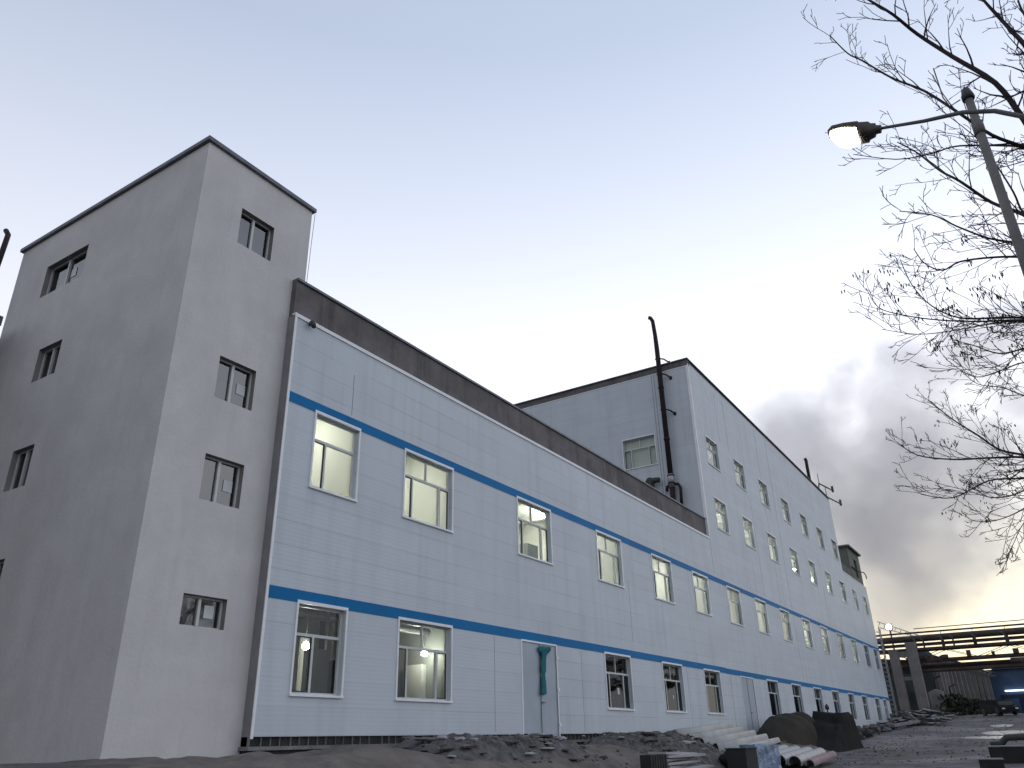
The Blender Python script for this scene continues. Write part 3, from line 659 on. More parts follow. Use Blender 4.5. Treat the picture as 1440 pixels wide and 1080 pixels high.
mb = MB(); mb.tube([(c.x-.08, c.y+.14, c.z), (c.x+.08, c.y+.14, c.z)], .27, 14); mb.build('housing', DKF, du)
def vent_stack(x, y, z0, z1, lab):
    t = thing('vent_stack', (x, y, z0), lab, 'vent pipe', 'vent pipes on the tall block roof')
    mb = MB(); mb.tube([(x, y, z0), (x, y, z1), (x-.03, y+.1, z1+.15)], .16, 8); mb.build('pipe', PIPE, t)
    return t
t = vent_stack(54.6*U, 15.75, zz(14.7), zz(17.35), 'short dark vent pipe standing on the far roof edge of the tall block')
def roof_rig(x0, x1, y, z, lab):
    t = thing('roof_bracket', (x0, y, zz(15.19)), lab, 'bracket', 'steel brackets sticking out from the far roof edge')
    mb = MB(); mb.tube([(x0, y, z), (x1, y-.6, z+.05)], .07, 6); mb.tube([(x0, y+.3, zz(15.0)), (x0, y, z)], .07, 6); mb.build('arm', RACK, t)
    mb = MB(); mb.tube([(x1-.2, y-.58, z-.15), (x1-.2, y-.58, z+.5)], .12, 6); mb.tube([(x0+.1, y, z), (x0+.1, y, z+1.1)], .035, 5); mb.build('post', RACK, t)
roof_rig(56*U, 58.6*U, 15.3, zz(15.95), 'nearer small steel bracket on the far roof corner')
roof_rig(57.2*U, 60.0*U, 15.1, zz(15.25), 'farther small steel bracket on the far roof corner')

# ------------------------------------------------------------------ building and pipe at the left edge
db = thing('dark_building', (2, 26, 0), 'dark building just showing behind the left edge of the stair tower', 'building')
mb = MB(); mb.box(-6, 8.7, 24.0, 34, 0, 13.0); mb.build('wall', CONC, db)
mb = MB(); mb.box(-6.5, 8.95, 23.5, 34.5, 13.003, 13.35); mb.build('roof', CAPM, db)
mb = MB(); mb.box(-6.6, 9.0, 23.3, 23.495, 13.0, 13.3); mb.build('gutter', CAPM, db)
mb = MB(); mb.tube([(8.75, 24.3, 13.3), (8.95, 24.55, 16.3), (9.0, 24.65, 16.75), (8.96, 24.8, 16.95)], .08, 10)
tag(mb.build('chimney_pipe', PIPE, loc=(8.9, 24.6, 13.3)), 'dark bent chimney pipe at the left edge beyond the stair tower', 'pipe')

# ------------------------------------------------------------------ street lamp and pole
lamp = thing('street_lamp', (8.3, -2.05, terr(8.3, -2)), 'lit street lamp on a curved grey arm in front of the bare branches', 'street lamp')
zb_ = terr(8.3, -2)
path = [(8.3, -2.05, zb_), (8.3, -2.05, 5.0), (8.3, -1.95, 6.2), (8.3, -1.62, 7.0), (8.3, -1.25, 7.42), (8.3, -.98, 7.66), (8.3, -.7, 7.79), (8.3, -.33, 7.86), (8.3, .0, 7.95), (8.3, .12, 7.98)]
mb = MB(); mb.tube(path, [.06, .05, .034, .029, .026, .025, .024, .021, .018, .017], 12); mb.build('arm', POLE, lamp)
mb = MB(); A = Vector((8.3, .10, 7.965)); B = Vector((8.3, .70, 8.16)); LS = .88; dd = (B-A).normalized(); up = Vector((0, -dd.z, dd.y)); rt = Vector((1, 0, 0))
def lozenge(mb, prof):
    rings = []
    for t, hw, ht_, dz in prof:
        c = A+dd*t*LS+up*dz; n_ = 16
        rings.append([c+rt*(math.copysign(abs(math.cos(a))**.6, math.cos(a))*hw)+up*(math.copysign(abs(math.sin(a))**.7, math.sin(a))*ht_) for a in [2*math.pi*k/n_ for k in range(n_)]])
    n_ = 16; mb.smooth = True
    mb.add([p for r_ in rings for p in r_], [(i*n_+k, i*n_+(k+1) % n_, (i+1)*n_+(k+1) % n_, (i+1)*n_+k) for i in range(len(rings)-1) for k in range(n_)]+[tuple(range(n_-1, -1, -1)), tuple((len(rings)-1)*n_+k for k in range(n_))])
lozenge(mb, [(0, .045, .04, 0), (.06, .05, .045, 0), (.07, .075, .07, -.005), (.13, .085, .085, -.015), (.15, .12, .10, -.02), (.26, .135, .10, -.02), (.28, .15, .06, .02), (.45, .15, .05, .028), (.6, .13, .04, .03), (.66, .08, .02, .02)])
mb.build('lamp_head', mat('lamp_housing', (.09, .085, .075), rough=.5, metal=.3), lamp)
mb = MB(); lozenge(mb, [(.262, .09, .05, -.06), (.285, .125, .075, -.058), (.40, .135, .10, -.055), (.52, .125, .085, -.042), (.61, .09, .04, -.01), (.635, .05, .015, -.005)])
mb.build('diffuser', emit_mat('lamp_glow', (1, .96, .86), 40), lamp)

up_ = thing('utility_pole', (9, -.86, terr(9, -.86)), 'grey steel pole with a dark cap crossing behind the lamp arm', 'pole')
mb = MB(); mb.tube([(9, -.86, 0), (9, -.86, 6), (9, -.86, 8.47)], [.062, .054, .045], 14); mb.build('post', POLE, up_)
mb = MB(); mb.tube([(9, -.86, 8.46), (9, -.86, 8.52), (9, -.86, 8.62)], [.068, .068, .04], 12); mb.build('cap', DKF, up_)
mb = MB(); mb.tube([(9, -.86, 7.93), (9, -.86, 8.1)], .062, 12); mb.build('clamp', POLE, up_)
mb = MB(); mb.tube([(9, -.78, 8.5), (9, -.66, 8.46), (9, -.62, 8.62), (9, -.62, 9.1)], .008, 5); mb.build('hook', POLE, up_)

# ------------------------------------------------------------------ trees
def branch(mb, p, d, ln, r, lvl, rg, up=.10, pods=None):
    n = max(4, int(ln/ (0.16 if lvl > 1 else .3))); st = ln/n; pts = [p.copy()]; rr = [r]; cur = p.copy(); d = d.normalized(); bend = Vector((rg.uniform(-1, 1), rg.uniform(-1, 1), rg.uniform(-.6, 1)))*(.16 if lvl > 2 else .08)
    for i in range(n):
        d = (d+bend+Vector((rg.gauss(0, .09), rg.gauss(0, .09), rg.gauss(0, .08)+up*.35))).normalized()
        cur = cur+d*st; pts.append(cur.copy()); rr.append(max(MINR, r*(1-.8*(i+1)/n)))
    mb.tube(pts, rr, 5 if r > .02 else 3, cap=False)
    spawn(mb, pts, rr, ln, lvl, rg, up, pods)
def spawn(mb, pts, rr, ln, lvl, rg, up, pods, dens=1.0):
    if lvl >= MAXL:
        if pods is not None and rg.random() < .12: pods.append(pts[-1])
        return
    tot = sum((b-a).length for a, b in zip(pts, pts[1:])); k = max(2, int(tot*(DENS[min(lvl, len(DENS)-1)])*dens))
    for j in range(k):
        t = (j+rg.uniform(.2, .9))/k*.92+.08; f = t*(len(pts)-1); i = min(int(f), len(pts)-2); q = pts[i].lerp(pts[i+1], f-i)
        d = (pts[i+1]-pts[i]).normalized(); ax = d.cross(Vector((rg.gauss(0, 1), rg.gauss(0, 1), rg.gauss(0, 1)))).normalized()
        ang = R(rg.uniform(22, 55)); nd = (d*math.cos(ang)+ax*math.sin(ang)).normalized()
        r0 = max(MINR, rr[i]*rg.uniform(.4, .6)); l0 = min(tot*rg.uniform(.22, .5)*(1-.78*t), CAPL*(1-.35*t)*.62**(lvl-1)*rg.uniform(.7, 1.2))+.08
        branch(mb, q, nd, l0, r0, lvl+1, rg, up, pods)
def smooth_path(P, n=4):
    out = []
    for i in range(len(P)-1):
        a = P[max(i-1, 0)]; b = P[i]; c = P[i+1]; d = P[min(i+2, len(P)-1)]
        for k in range(n):
            t = k/n; out.append(.5*((2*b)+(c-a)*t+(2*a-5*b+4*c-d)*t*t+(3*b-a-3*c+d)*t*t*t))
    out.append(P[-1]); return out
def tree(loc, height, limbs, label, seed, xd, rads, extra, podm=False):
    rg = random.Random(seed); g = terr(loc[0], loc[1]); t = thing('bare_tree', (loc[0], loc[1], g), label, 'tree', 'bare trees along the right side')
    n = 9; tp = [Vector((loc[0]+.12*math.sin(i*.9+seed), loc[1]+.10*math.sin(i*1.3+seed), g-.2+(height*.75+.2)*i/n)) for i in range(n+1)]
    tr_ = [rads[0]*(1.25 if i == 0 else 1-.75*i/n) for i in range(n+1)]
    mb = MB(); mb.tube(smooth_path(tp), [tr_[min(i//4, n)] *(1-(i % 4)*.02) for i in range(4*n+1)], 14); mb.build('trunk', BARK, t)
    cb = MB(); pods = [] if podm else None
    for li, (pl, r0) in enumerate(limbs):
        P = []
        for j, (px, py) in enumerate(pl): P.append(on_x(px, py, xd+rg.uniform(-.25, .25)+(.5*math.sin(li*2.1))*(j/len(pl))*2-.3*j*0))
        zs_ = min(max(P[0].z-abs(P[0].y-loc[1])*rg.uniform(.25, .6), g+1.8), g+height*.72); ft = (zs_-g+.2)/(height*.75+.2)*n; i_ = min(int(ft), n-1)
        S = tp[i_].lerp(tp[i_+1], ft-i_)
        D0 = (P[0]-S).length; P = [S, S.lerp(P[0], .3)+Vector((rg.uniform(-.06, .06)*D0, 0, rg.uniform(-.03, .07)*D0)), S.lerp(P[0], .65)+Vector((rg.uniform(-.06, .06)*D0, 0, rg.uniform(-.05, .05)*D0))]+P; P = smooth_path(P, 4)
        rr = [max(MINR, r0*(1.35-1.1*(i/(len(P)-1))**.8)) for i in range(len(P))]
        cb.tube(P, rr, 8, cap=False); spawn(cb, P, rr, 0, 1, rg, .1, pods)
    for e in range(extra):       # limbs on the side of the crown away from the photograph
        z = g+height*rg.uniform(.35, .72); ft = (z-g+.2)/(height*.75+.2)*n; i_ = min(int(ft), n-1); S = tp[i_].lerp(tp[i_+1], ft-i_)
        a = R(rg.uniform(200, 340)); branch(cb, S, Vector((math.cos(a), math.sin(a), .7)), height*rg.uniform(.22, .36), rads[0]*.4, 1, rg, .1, pods)
    cb.build('crown', TWIG, t)
    if pods:
        pb = MB()
        for q in pods:
            for k in range(rg.randint(2, 5)):
                s = q+Vector((rg.uniform(-.08, .08), rg.uniform(-.08, .08), rg.uniform(-.12, .03))); pb.tube([s, s+Vector((rg.uniform(-.01, .01), 0, -.06))], [.012, .008], 4)
        pb.build('seed_pods', TWIG, t)['kind'] = 'stuff'
    return t
MINR = .0042; MAXL = 4; DENS = [3, 4.2, 4.6, 5.2]; CAPL = .75
NEAR = [
 ([(1470, 200), (1440, 168), (1400, 117), (1340, 80), (1290, 48), (1255, 20), (1222, 0), (1190, -20)], .045),
 ([(1480, 110), (1440, 62), (1410, 30), (1383, 0), (1350, -40)], .045),
 ([(1475, 225), (1440, 207), (1395, 190), (1350, 160), (1300, 128), (1255, 110), (1212, 85), (1192, 75), (1167, 50)], .026),
 ([(1470, 212), (1440, 206), (1350, 205), (1310, 216), (1260, 224), (1200, 217)], .018),
 ([(1480, 330), (1440, 302), (1395, 285), (1350, 255), (1322, 240), (1290, 215), (1262, 200)], .030),
 ([(1470, 370), (1440, 345), (1390, 335), (1345, 318), (1310, 302), (1265, 297)], .020),
 ([(1480, 330), (1440, 300), (1425, 270), (1400, 230), (1380, 200), (1330, 160)], .018),
 ([(1470, 60), (1440, 20), (1425, -20)], .03),
]
tree((9.9, -3.4), 12.5, NEAR, 'nearest bare tree whose dark branches reach over the street lamp', 3, 9.7, (.17,), 7)
MINR = .0055; DENS = [3, 3.6, 3.8, 4.0]; CAPL = .95
MIDT = [
 ([(1475, 372), (1440, 362), (1395, 362), (1350, 368), (1325, 380), (1300, 370), (1285, 350)], .03),
 ([(1475, 452), (1440, 447), (1400, 447), (1350, 447), (1310, 430), (1282, 400), (1266, 365)], .028),
 ([(1475, 458), (1440, 450), (1380, 452), (1320, 450), (1270, 443), (1235, 432), (1218, 405)], .022),
 ([(1475, 470), (1440, 452), (1390, 456), (1340, 465), (1290, 470), (1240, 463)], .02),
 ([(1475, 480), (1440, 490), (1405, 497), (1370, 486), (1340, 478)], .025),
 ([(1470, 520), (1440, 510), (1410, 520), (1370, 530), (1330, 505)], .02),
]
tree((15.6, -5.2), 14, MIDT, 'middle bare tree with long level branches below the lamp', 5, 15, (.2,), 6, True)
MINR = .0075; DENS = [2, 2.6, 3.0, 3.2]; CAPL = 1.35
FART = [
 ([(1480, 560), (1440, 556), (1410, 545), (1375, 540), (1350, 520)], .03),
 ([(1480, 650), (1440, 640), (1405, 632), (1375, 612), (1340, 590), (1305, 562)], .05),
 ([(1480, 650), (1440, 643), (1390, 644), (1340, 646), (1290, 640), (1262, 622)], .045),
 ([(1480, 660), (1440, 672), (1390, 676), (1340, 700), (1295, 695)], .04),
 ([(1480, 665), (1440, 690), (1400, 700), (1360, 690), (1320, 680)], .03),
 ([(1480, 680), (1440, 715), (1400, 732), (1370, 733)], .03),
 ([(1480, 690), (1440, 735), (1425, 765), (1415, 785)], .02),
]
tree((25.5, -6.8), 15, FART, 'farthest bare tree with seed clusters hanging above the pipe bridge', 9, 24, (.22,), 5, True)

# ------------------------------------------------------------------ pipe bridge across the road
PX = 106.0
br = thing('pipe_bridge', (PX, 5, 9), 'dark steel pipe bridge carrying several pipes across the road', 'pipe bridge')
Y0, Y1 = -26, 16.4
def run(name, x, z, r, m_=RACK, y0=Y0, y1=Y1): mb = MB(); mb.tube([(x, y0, z), (x, y1, z)], r, 10); mb.build(name, m_, br)
run('pipe', PX, 12.25, .10); run('pipe', PX, 11.55, .34); run('pipe', PX+.9, 11.05, .12); run('pipe', PX-.7, 10.75, .09); run('pipe', PX+.6, 10.5, .10); run('pipe', PX+1.5, 11.9, .2)
for zc in (10.35, 9.12, 8.05):
    mb = MB(); mb.bar((PX-1, Y0, zc), (PX-1, Y1, zc), .2, .26); mb.bar((PX+1.4, Y0, zc), (PX+1.4, Y1, zc), .2, .26); mb.build('chord', RACK, br)
run('pipe', PX-.2, 8.55, .16); run('pipe', PX+.6, 8.4, .12)
y = Y0; k = 0
while y < Y1-1:
    mb = MB(); ye = min(y+3.2, Y1)
    a, b = ((10.25, 9.2) if k % 2 else (9.2, 10.25))
    mb.bar((PX-1, y, a), (PX-1, ye, b), .06, .06); mb.bar((PX+1.4, y, a), (PX+1.4, ye, b), .06, .06)
    mb.build('brace', RACK, br)
    mb = MB(); mb.bar((PX-1.1, ye, 10.6), (PX+1.5, ye, 10.6), .16, .16); mb.bar((PX, ye, 10.3), (PX, ye, 11.4), .3, .3); mb.bar((PX, ye, 11.9), (PX, ye, 12.2), .05, .05); mb.build('pipe_support', RACK, br)
    y = ye; k += 1
mb = MB()
for y_ in (-25, ): mb.box(PX-1, PX+1.4, y_-.5, y_+.5, 3, 8)
mb.build('end_pier', CCOL, br)
rgb = random.Random(5)
for k in range(7):
    y_ = rgb.uniform(-6, 13); q = MB(); q.tube([(PX-1.0, y_, 10.3+rgb.uniform(-.1, .1)), (PX-1.0, y_, 11.2), (PX-.6, y_+.3, 11.6)], .09, 6); q.build('riser', RACK, br)
for k in range(5):
    y_ = 2+k*2.3; q = MB(); q.box(PX-1.35, PX-1.12, y_, y_+rgb.uniform(.3, .8), 9.2, 9.2+rgb.uniform(.3, .7)); q.build('junction_box', RACK, br)
q = MB(); q.tube([(PX-1.3, Y0, 12.6), (PX-1.3, 11.8, 12.55)], .05, 6); q.build('handrail', RACK, br)
t = MB(); t.tube([(PX-1.1, 1.3, 8.5), (PX-1.1, 3.0, 8.5)], .3, 8)
t.build('valve', RACK, br)

def concrete_column(x, y, z0, z1, w_, lab, grp, name='concrete_column'):
    t = thing(name, (x, y, z0), lab, 'column', grp)
    mb = MB(); mb.box(x-w_/2, x+w_/2, y-w_/2, y+w_/2, z0-.3, z1); mb.build('shaft', CCOL, t)
    mb = MB(); mb.box(x-w_*.75, x+w_*.75, y-w_*.75, y+w_*.75, z0-.3, z0+.25); mb.build('foot', CCOL, t)
    return t
concrete_column(104, 14.35, 3.2, 10.3, .95, 'thick concrete column nearest the end of the factory wall', None)
concrete_column(104, 12.4, 3.2, 11.05, 1.05, 'thick pale concrete column under the left end of the pipe bridge', None)
mb = MB(); mb.box(103.7, 104.3, 12.93, 13.87, 9.5, 10.1); mb.k = 1; mb.box(103.8, 104.2, 12.93, 13.87, 7.0, 7.4)
tag(mb.build('cross_beam', [CCOL, CCOL], loc=(104, 13.4, 9.5)), 'short concrete beam joining the two thick columns', 'beam')
# lattice ladder mast next to the wall end
lm = thing('lattice_mast', (100.5, 15.2, 3.1), 'narrow steel lattice mast standing against the far end of the factory wall', 'mast')
mb = MB(); lx, ly = 101.2, 15.0
for ax_, ay_ in ((0, 0), (.9, 0), (0, .9), (.9, .9)): mb.bar((lx+ax_, ly+ay_, 2.6), (lx+ax_, ly+ay_, 12.6), .09, .09)
for k in range(20):
    z = 3+k*.48; mb.bar((lx, ly, z), (lx, ly+.9, z+.48), .05, .05); mb.bar((lx, ly+.9, z), (lx+.9, ly+.9, z+.48), .05, .05); mb.bar((lx, ly, z), (lx+.9, ly, z+.48), .05, .05); mb.bar((lx, ly, z), (lx, ly+.9, z), .05, .05)
mb.build('frame', GALV, lm)
mb = MB(); mb.bar((lx, ly, 12.65), (lx+8, ly-3.2, 12.0), .07, .07); mb.bar((lx, ly, 13.3), (lx+8, ly-3.2, 12.2), .07, .07)
for k in range(8): a = k/8; mb.bar((lx+8*a, ly-3.2*a, 12.65-.65*a), (lx+8*(a+.06), ly-3.2*(a+.06), 13.3-1.1*(a+.06)), .05, .05)
mb.build('boom', GALV, lm)
fd = thing('floodlight', (110, 15.1, 12.4), 'bright lit floodlight above the left end of the pipe bridge', 'floodlight')
mb = MB(); mb.tube([(109.9, 15.1, 13.56), (110.0, 15.1, 13.56)], .32, 12); mb.build('lens', emit_mat('flood_glow', (1, .96, .85), 30), fd)
mb = MB(); mb.box(110.01, 110.4, 14.75, 15.45, 13.2, 13.95); mb.tube([(110.5, 15.1, 3), (110.5, 15.1, 13.4)], .1, 8); mb.build('housing', RACK, fd)

# storage tank with domed end
tk = thing('storage_tank', (126, 14.0, 3.5), 'large dark domed storage tank behind the pale concrete columns', 'tank')
mb = MB(); mb.smooth = True; mb.tube([(126, 14.1, 3), (126, 14.1, 9.6), (126, 14.1, 10.9), (126, 14.1, 11.7), (126, 14.1, 12.05)], [2.2, 2.2, 1.9, 1.2, .1], 24); mb.build('shell', TANK, tk)
mb = MB(); mb.tube([(126, 14.1, 5.9), (126, 14.1, 6.05)], 2.26, 24); mb.tube([(126, 14.1, 9.5), (126, 14.1, 9.6)], 2.25, 24); mb.build('band', RACK, tk)

# rack of columns running away beyond the bridge
proto = None; k = 0
xs_r = [114, 117.5, 121.5, 126, 131, 137, 144, 152, 161, 171, 182, 193]
for i, x in enumerate(xs_r):
    if proto is None:
        proto = concrete_column(x, 11.2, 3.4, 9.6, .55, 'slim grey rack column, one of a row beyond the pipe bridge', 'row of rack columns', 'rack_column'); o = proto
        mb = MB(); mb.bar((x, 9.9, 9.5), (x, 12.6, 9.5), .3, .3); mb.build('crossarm', CCOL, proto)
    else: o = copy_tree(proto)
    o.location = (x, 11.2-.012*(x-114), 3.4+.028*(x-114))
rk = thing('pipe_run', (115, 11.2, 9.7), 'long dark pipe run carried on the row of slim rack columns', 'pipes')
for yy_, r_ in ((-.9, .16), (-.3, .22), (.4, .14), (1.0, .2)): mb = MB(); mb.tube([(112, 11.25+yy_, 9.9), (216, 10+yy_, 12.8)], r_, 8); mb.build('pipe', RACK, rk)
# dark sheds and blue warehouse behind
ds = thing('dark_shed', (150, 20, 3.5), 'long dark green shed behind the row of rack columns', 'shed')
mb = MB(); mb.add([(122, 12.6, 2), (240, 12.6, 2), (240, 30, 2), (122, 30, 2), (122, 12.6, 10.2), (240, 12.6, 13.9), (240, 30, 13.9), (122, 30, 10.2)], [(3, 2, 1, 0), (4, 5, 6, 7), (0, 1, 5, 4), (1, 2, 6, 5), (2, 3, 7, 6), (3, 0, 4, 7)]); mb.build('wall', DARKG, ds)
mb = MB(); mb.add([(121.5, 12.2, 10.21), (240.5, 12.2, 13.92), (240.5, 30.4, 13.92), (121.5, 30.4, 10.21), (121.5, 21, 11.0), (240.5, 21, 14.6)], [(0, 1, 5, 4), (4, 5, 2, 3), (0, 4, 3), (1, 2, 5), (3, 2, 1, 0)]); mb.build('roof', RACK, ds)
bw = thing('blue_warehouse', (190, 0, 4.4), 'blue sheet metal warehouse with a bright strip light at the far right', 'warehouse')
mb = MB(); mb.box(196, 225, -30, 10.8, 3, 13.0); mb.k = 1; mb.box(195.9, 195.99, -30, 9.0, 3, 8.2); mb.build('wall', [BLUEB, mat('navy_wall', (.018, .03, .065), rough=.7, var=.4, vscale=.3)], bw)
mb = MB(); mb.box(195, 226, -31, 9.4, 13.003, 13.4); mb.build('roof', CAPM, bw)
mb = MB(); mb.box(195.5, 195.8, -10, 8.0, 8.75, 9.0); mb.build('strip_light', emit_mat('strip_glow', (.85, .92, 1), 3.0), bw)
for k in range(6): mb = MB(); mb.box(195.85, 195.895, 6-k*6, 8.5-k*6, 4.6, 7.4); mb.build('door', BLUEB, bw)
mb = MB(); mb.box(108, 120, 12.7, 14.3, 3, 6.0)
tag(mb.build('low_wall', DARKG, loc=(112, 13.4, 3.2)), 'low dark wall behind the two thick concrete columns', 'wall')
for k, (x, y, hh, ln, lab) in enumerate(((108, 11.3, 2.6, 1.6, 'rusty upright drum tank standing behind the pale concrete column'), (113, 10.3, 1.8, 1.2, 'smaller drum tank half hidden by the hedge beyond the scrap heap'))):
    t_ = thing('drum_tank', (x, y, terr(x, y)), lab, 'tank'); q = MB(); g_ = terr(x, y); q.tube([(x, y, g_), (x, y, g_+hh), (x, y, g_+hh+.3)], [ln/2, ln/2, .1], 16); q.build('shell', CCOL, t_)
    q = MB(); q.tube([(x, y, g_+hh+.2), (x, y, g_+hh+1.4), (x, y-.8, g_+hh+1.7)], .1, 8); q.build('pipe', RACK, t_)
# hedge in front of the rack
hd = MB(); rg = random.Random(4)
for k in range(4200):
    x = rg.uniform(106.5, 165); y = 10.2+rg.gauss(0, .5); top = 1.7+.3*math.sin(x*.9)+.4*math.sin(x*2.3); z = terr(x, y)+abs(rg.random())**.8*top
    a = Vector((x, y, z)); u_ = Vector((rg.gauss(0, 1), rg.gauss(0, 1), rg.gauss(0, 1))).normalized()*.17; v_ = u_.cross(Vector((rg.gauss(0, 1), rg.gauss(0, 1), 1))).normalized()*.11
    hd.quad(a-u_-v_, a+u_-v_, a+u_+v_, a-u_+v_)
tag(hd.build('hedge', mat('hedge_leaf', (.028, .034, .024), rough=.9, var=.4), loc=(118, 10.2, 3.5)), 'dark scrubby hedge at the foot of the rack columns', 'hedge')

# parked van and car, far right
def vehicle(name, x, y, ln, wd, hh, label, cat, body, prof):
    g = terr(x, y); t = thing(name, (x, y, g), label, cat)
    mb = MB(); n = len(prof); inset = .08
    L_ = [(x-ln/2+a*ln, y-wd/2+(inset if b > .55 else 0), g+b*hh) for a, b in prof]; R_ = [(x-ln/2+a*ln, y+wd/2-(inset if b > .55 else 0), g+b*hh) for a, b in prof]
    mb.add(L_+R_, [tuple(range(n)), tuple(range(2*n-1, n-1, -1))]+[(i, i+n, (i+1) % n+n, (i+1) % n) for i in range(n)]); mb.build('body', body, t)
    mb = MB(); mb.box(x-ln*.36, x-ln*.352, y-wd*.4, y+wd*.4, g+hh*.58, g+hh*.86); mb.build('windscreen', DGLASS, t)
    for sx_ in (-.3, .32):
        for s in (-1, 1):
            wm = MB(); wm.tube([(x+sx_*ln, y+s*(wd/2-.2), g+.36), (x+sx_*ln, y+s*(wd/2+.02), g+.36)], .36, 14); wm.build('wheel', DKF, t)
    for s in (-1, 1): hl = MB(); hl.box(x-ln/2-.03, x-ln/2-.004, y+s*wd*.36-.15, y+s*wd*.36+.15, g+hh*.36, g+hh*.44); hl.build('headlight', ALU, t)
    return t
BLK = mat('black_paint', (.012, .013, .015), rough=.55, spec=.12); NAVY = mat('navy_paint', (.02, .03, .05), rough=.5, spec=.15)
pv = vehicle('parked_van', 101, 5.1, 4.7, 1.8, 1.55, 'dark van parked beyond the pale road patches at the right edge', 'van', BLK, [(0, .2), (0, .5), (.13, .58), (.24, .95), (.95, 1), (1, .8), (1, .2)])
pv.rotation_euler = (0, 0, R(28))
vehicle('parked_car', 112, 2.0, 4.4, 1.8, 1.5, 'dark blue car parked at the far right below the blue warehouse', 'car', NAVY, [(0, .22), (0, .52), (.22, .62), (.36, .97), (.74, 1), (.92, .68), (1, .62), (1, .22)])

# ------------------------------------------------------------------ yard objects
def chunk(mb, c, s, rg):
    """angular broken stone"""
    n = 7; pts = []
    for lv, rr_ in ((-.5, .8), (0, 1), (.5, .55)):
        for k in range(n):
            a = 2*math.pi*k/n+rg.uniform(-.25, .25); q = rr_*rg.uniform(.7, 1.15); pts.append(c+Vector((math.cos(a)*q*s[0], math.sin(a)*q*s[1], (lv+rg.uniform(-.12, .12))*s[2])))
    mb.add(pts, [(i*n+k, i*n+(k+1) % n, (i+1)*n+(k+1) % n, (i+1)*n+k) for i in range(2) for k in range(n)]+[tuple(range(n-1, -1, -1)), tuple(2*n+k for k in range(n))])
def rubble(name, x0, x1, y0, y1, cnt, smin, smax, mats, label, cat='rubble', seed=1, heap=0):
    rg = random.Random(seed); mb = MB()
    for k in range(cnt):
        x = rg.uniform(x0, x1); y = rg.uniform(y0, y1); s = smin+(smax-smin)*rg.random()**2.5
        hz = heap*max(0, 1-((x-(x0+x1)/2)/((x1-x0)/2))**2)*max(0, 1-((y-(y0+y1)/2)/((y1-y0)/2))**2)
        mb.k = rg.randrange(len(mats)); base = soil_h(x, y) if 8 < x < 60 and 10.2 < y < 15.6 else terr(x, y)
        chunk(mb, Vector((x, y, base+hz*rg.uniform(.6, 1)+s*.15)), (s*rg.uniform(.7, 1.3), s*rg.uniform(.5, 1), s*rg.uniform(.4, .9)), rg)
    return tag(mb.build(name, mats), label, cat, None, 'stuff')
STONE2 = mat('pale_stone', (.34, .34, .36), rough=.9, var=.4, vscale=2); DSTONE = mat('dark_rubble', (.05, .047, .046), rough=1, var=.4)
HEAPM = mat('debris_mix', (.125, .118, .115), rough=1, var=.5, vscale=3, bump=1.0, bscale=9, dirt=(.28, .28, .30), dscale=2.2, darea=.38)
def debris(x0, x1, y0, y1, h, seed, label):
    mb = MB(); nx_ = int((x1-x0)/.09); ny_ = int((y1-y0)/.09); vs = []
    for i in range(nx_+1):
        for j in range(ny_+1):
            u, v = i/nx_, j/ny_; x, y = x0+(x1-x0)*u, y0+(y1-y0)*v; e = sst(0, .16, u)*(1-sst(.84, 1, u))*sst(0, .3, v)*(1-sst(.85, 1, v)*.6)
            q = noise.cell(Vector((x*3.1, y*3.1, seed)))*.12+abs(noise.fractal(Vector((x*1.6, y*1.6, seed)), .7, 2.3, 5))*.30+.45
            vs.append((x, y, max(soil_h(x, y)-.06, 0)+h*e*q-.03*(1-e)))
    mb.add(vs, [(i*(ny_+1)+j, (i+1)*(ny_+1)+j, (i+1)*(ny_+1)+j+1, i*(ny_+1)+j+1) for i in range(nx_) for j in range(ny_)])
    rg = random.Random(int(seed*7)); mb.k = 0
    for k in range(int((x1-x0)*26)):
        u, v = rg.random(), rg.random(); x, y = x0+(x1-x0)*u, y0+(y1-y0)*v; e = sst(0, .16, u)*(1-sst(.84, 1, u))*sst(0, .3, v); sz = .03+.22*rg.random()**3
        mb.k = rg.choice((0, 1, 1, 2, 3)); chunk(mb, Vector((x, y, soil_h(x, y)+h*e*.52)), (sz*rg.uniform(.7, 2.2), sz*rg.uniform(.5, 1.3), sz*rg.uniform(.2, .7)), rg)
    return tag(mb.build('rubble', [HEAPM, STONE, STONE2, DSTONE]), label, 'rubble', None, 'stuff')
debris(16.3, 24.0, 11.8, 14.75, .55, 2.0, 'broken grey stone rubble along the foot of the wall left of the double door')
debris(26.6, 34.0, 10.2, 14.7, .62, 5.0, 'dark broken rubble on the soil right of the double door')
rubble('gravel', 20, 60, 7.5, 14, 900, .02, .08, [STONE, DSTONE], 'scattered small stones over the soil and road edge', 'gravel', seed=6)
rubble('rubble', 62, 84, 12.2, 14.7, 260, .1, .5, [STONE, DSTONE], 'grey rubble heap at the foot of the far end of the wall', seed=7, heap=.4)

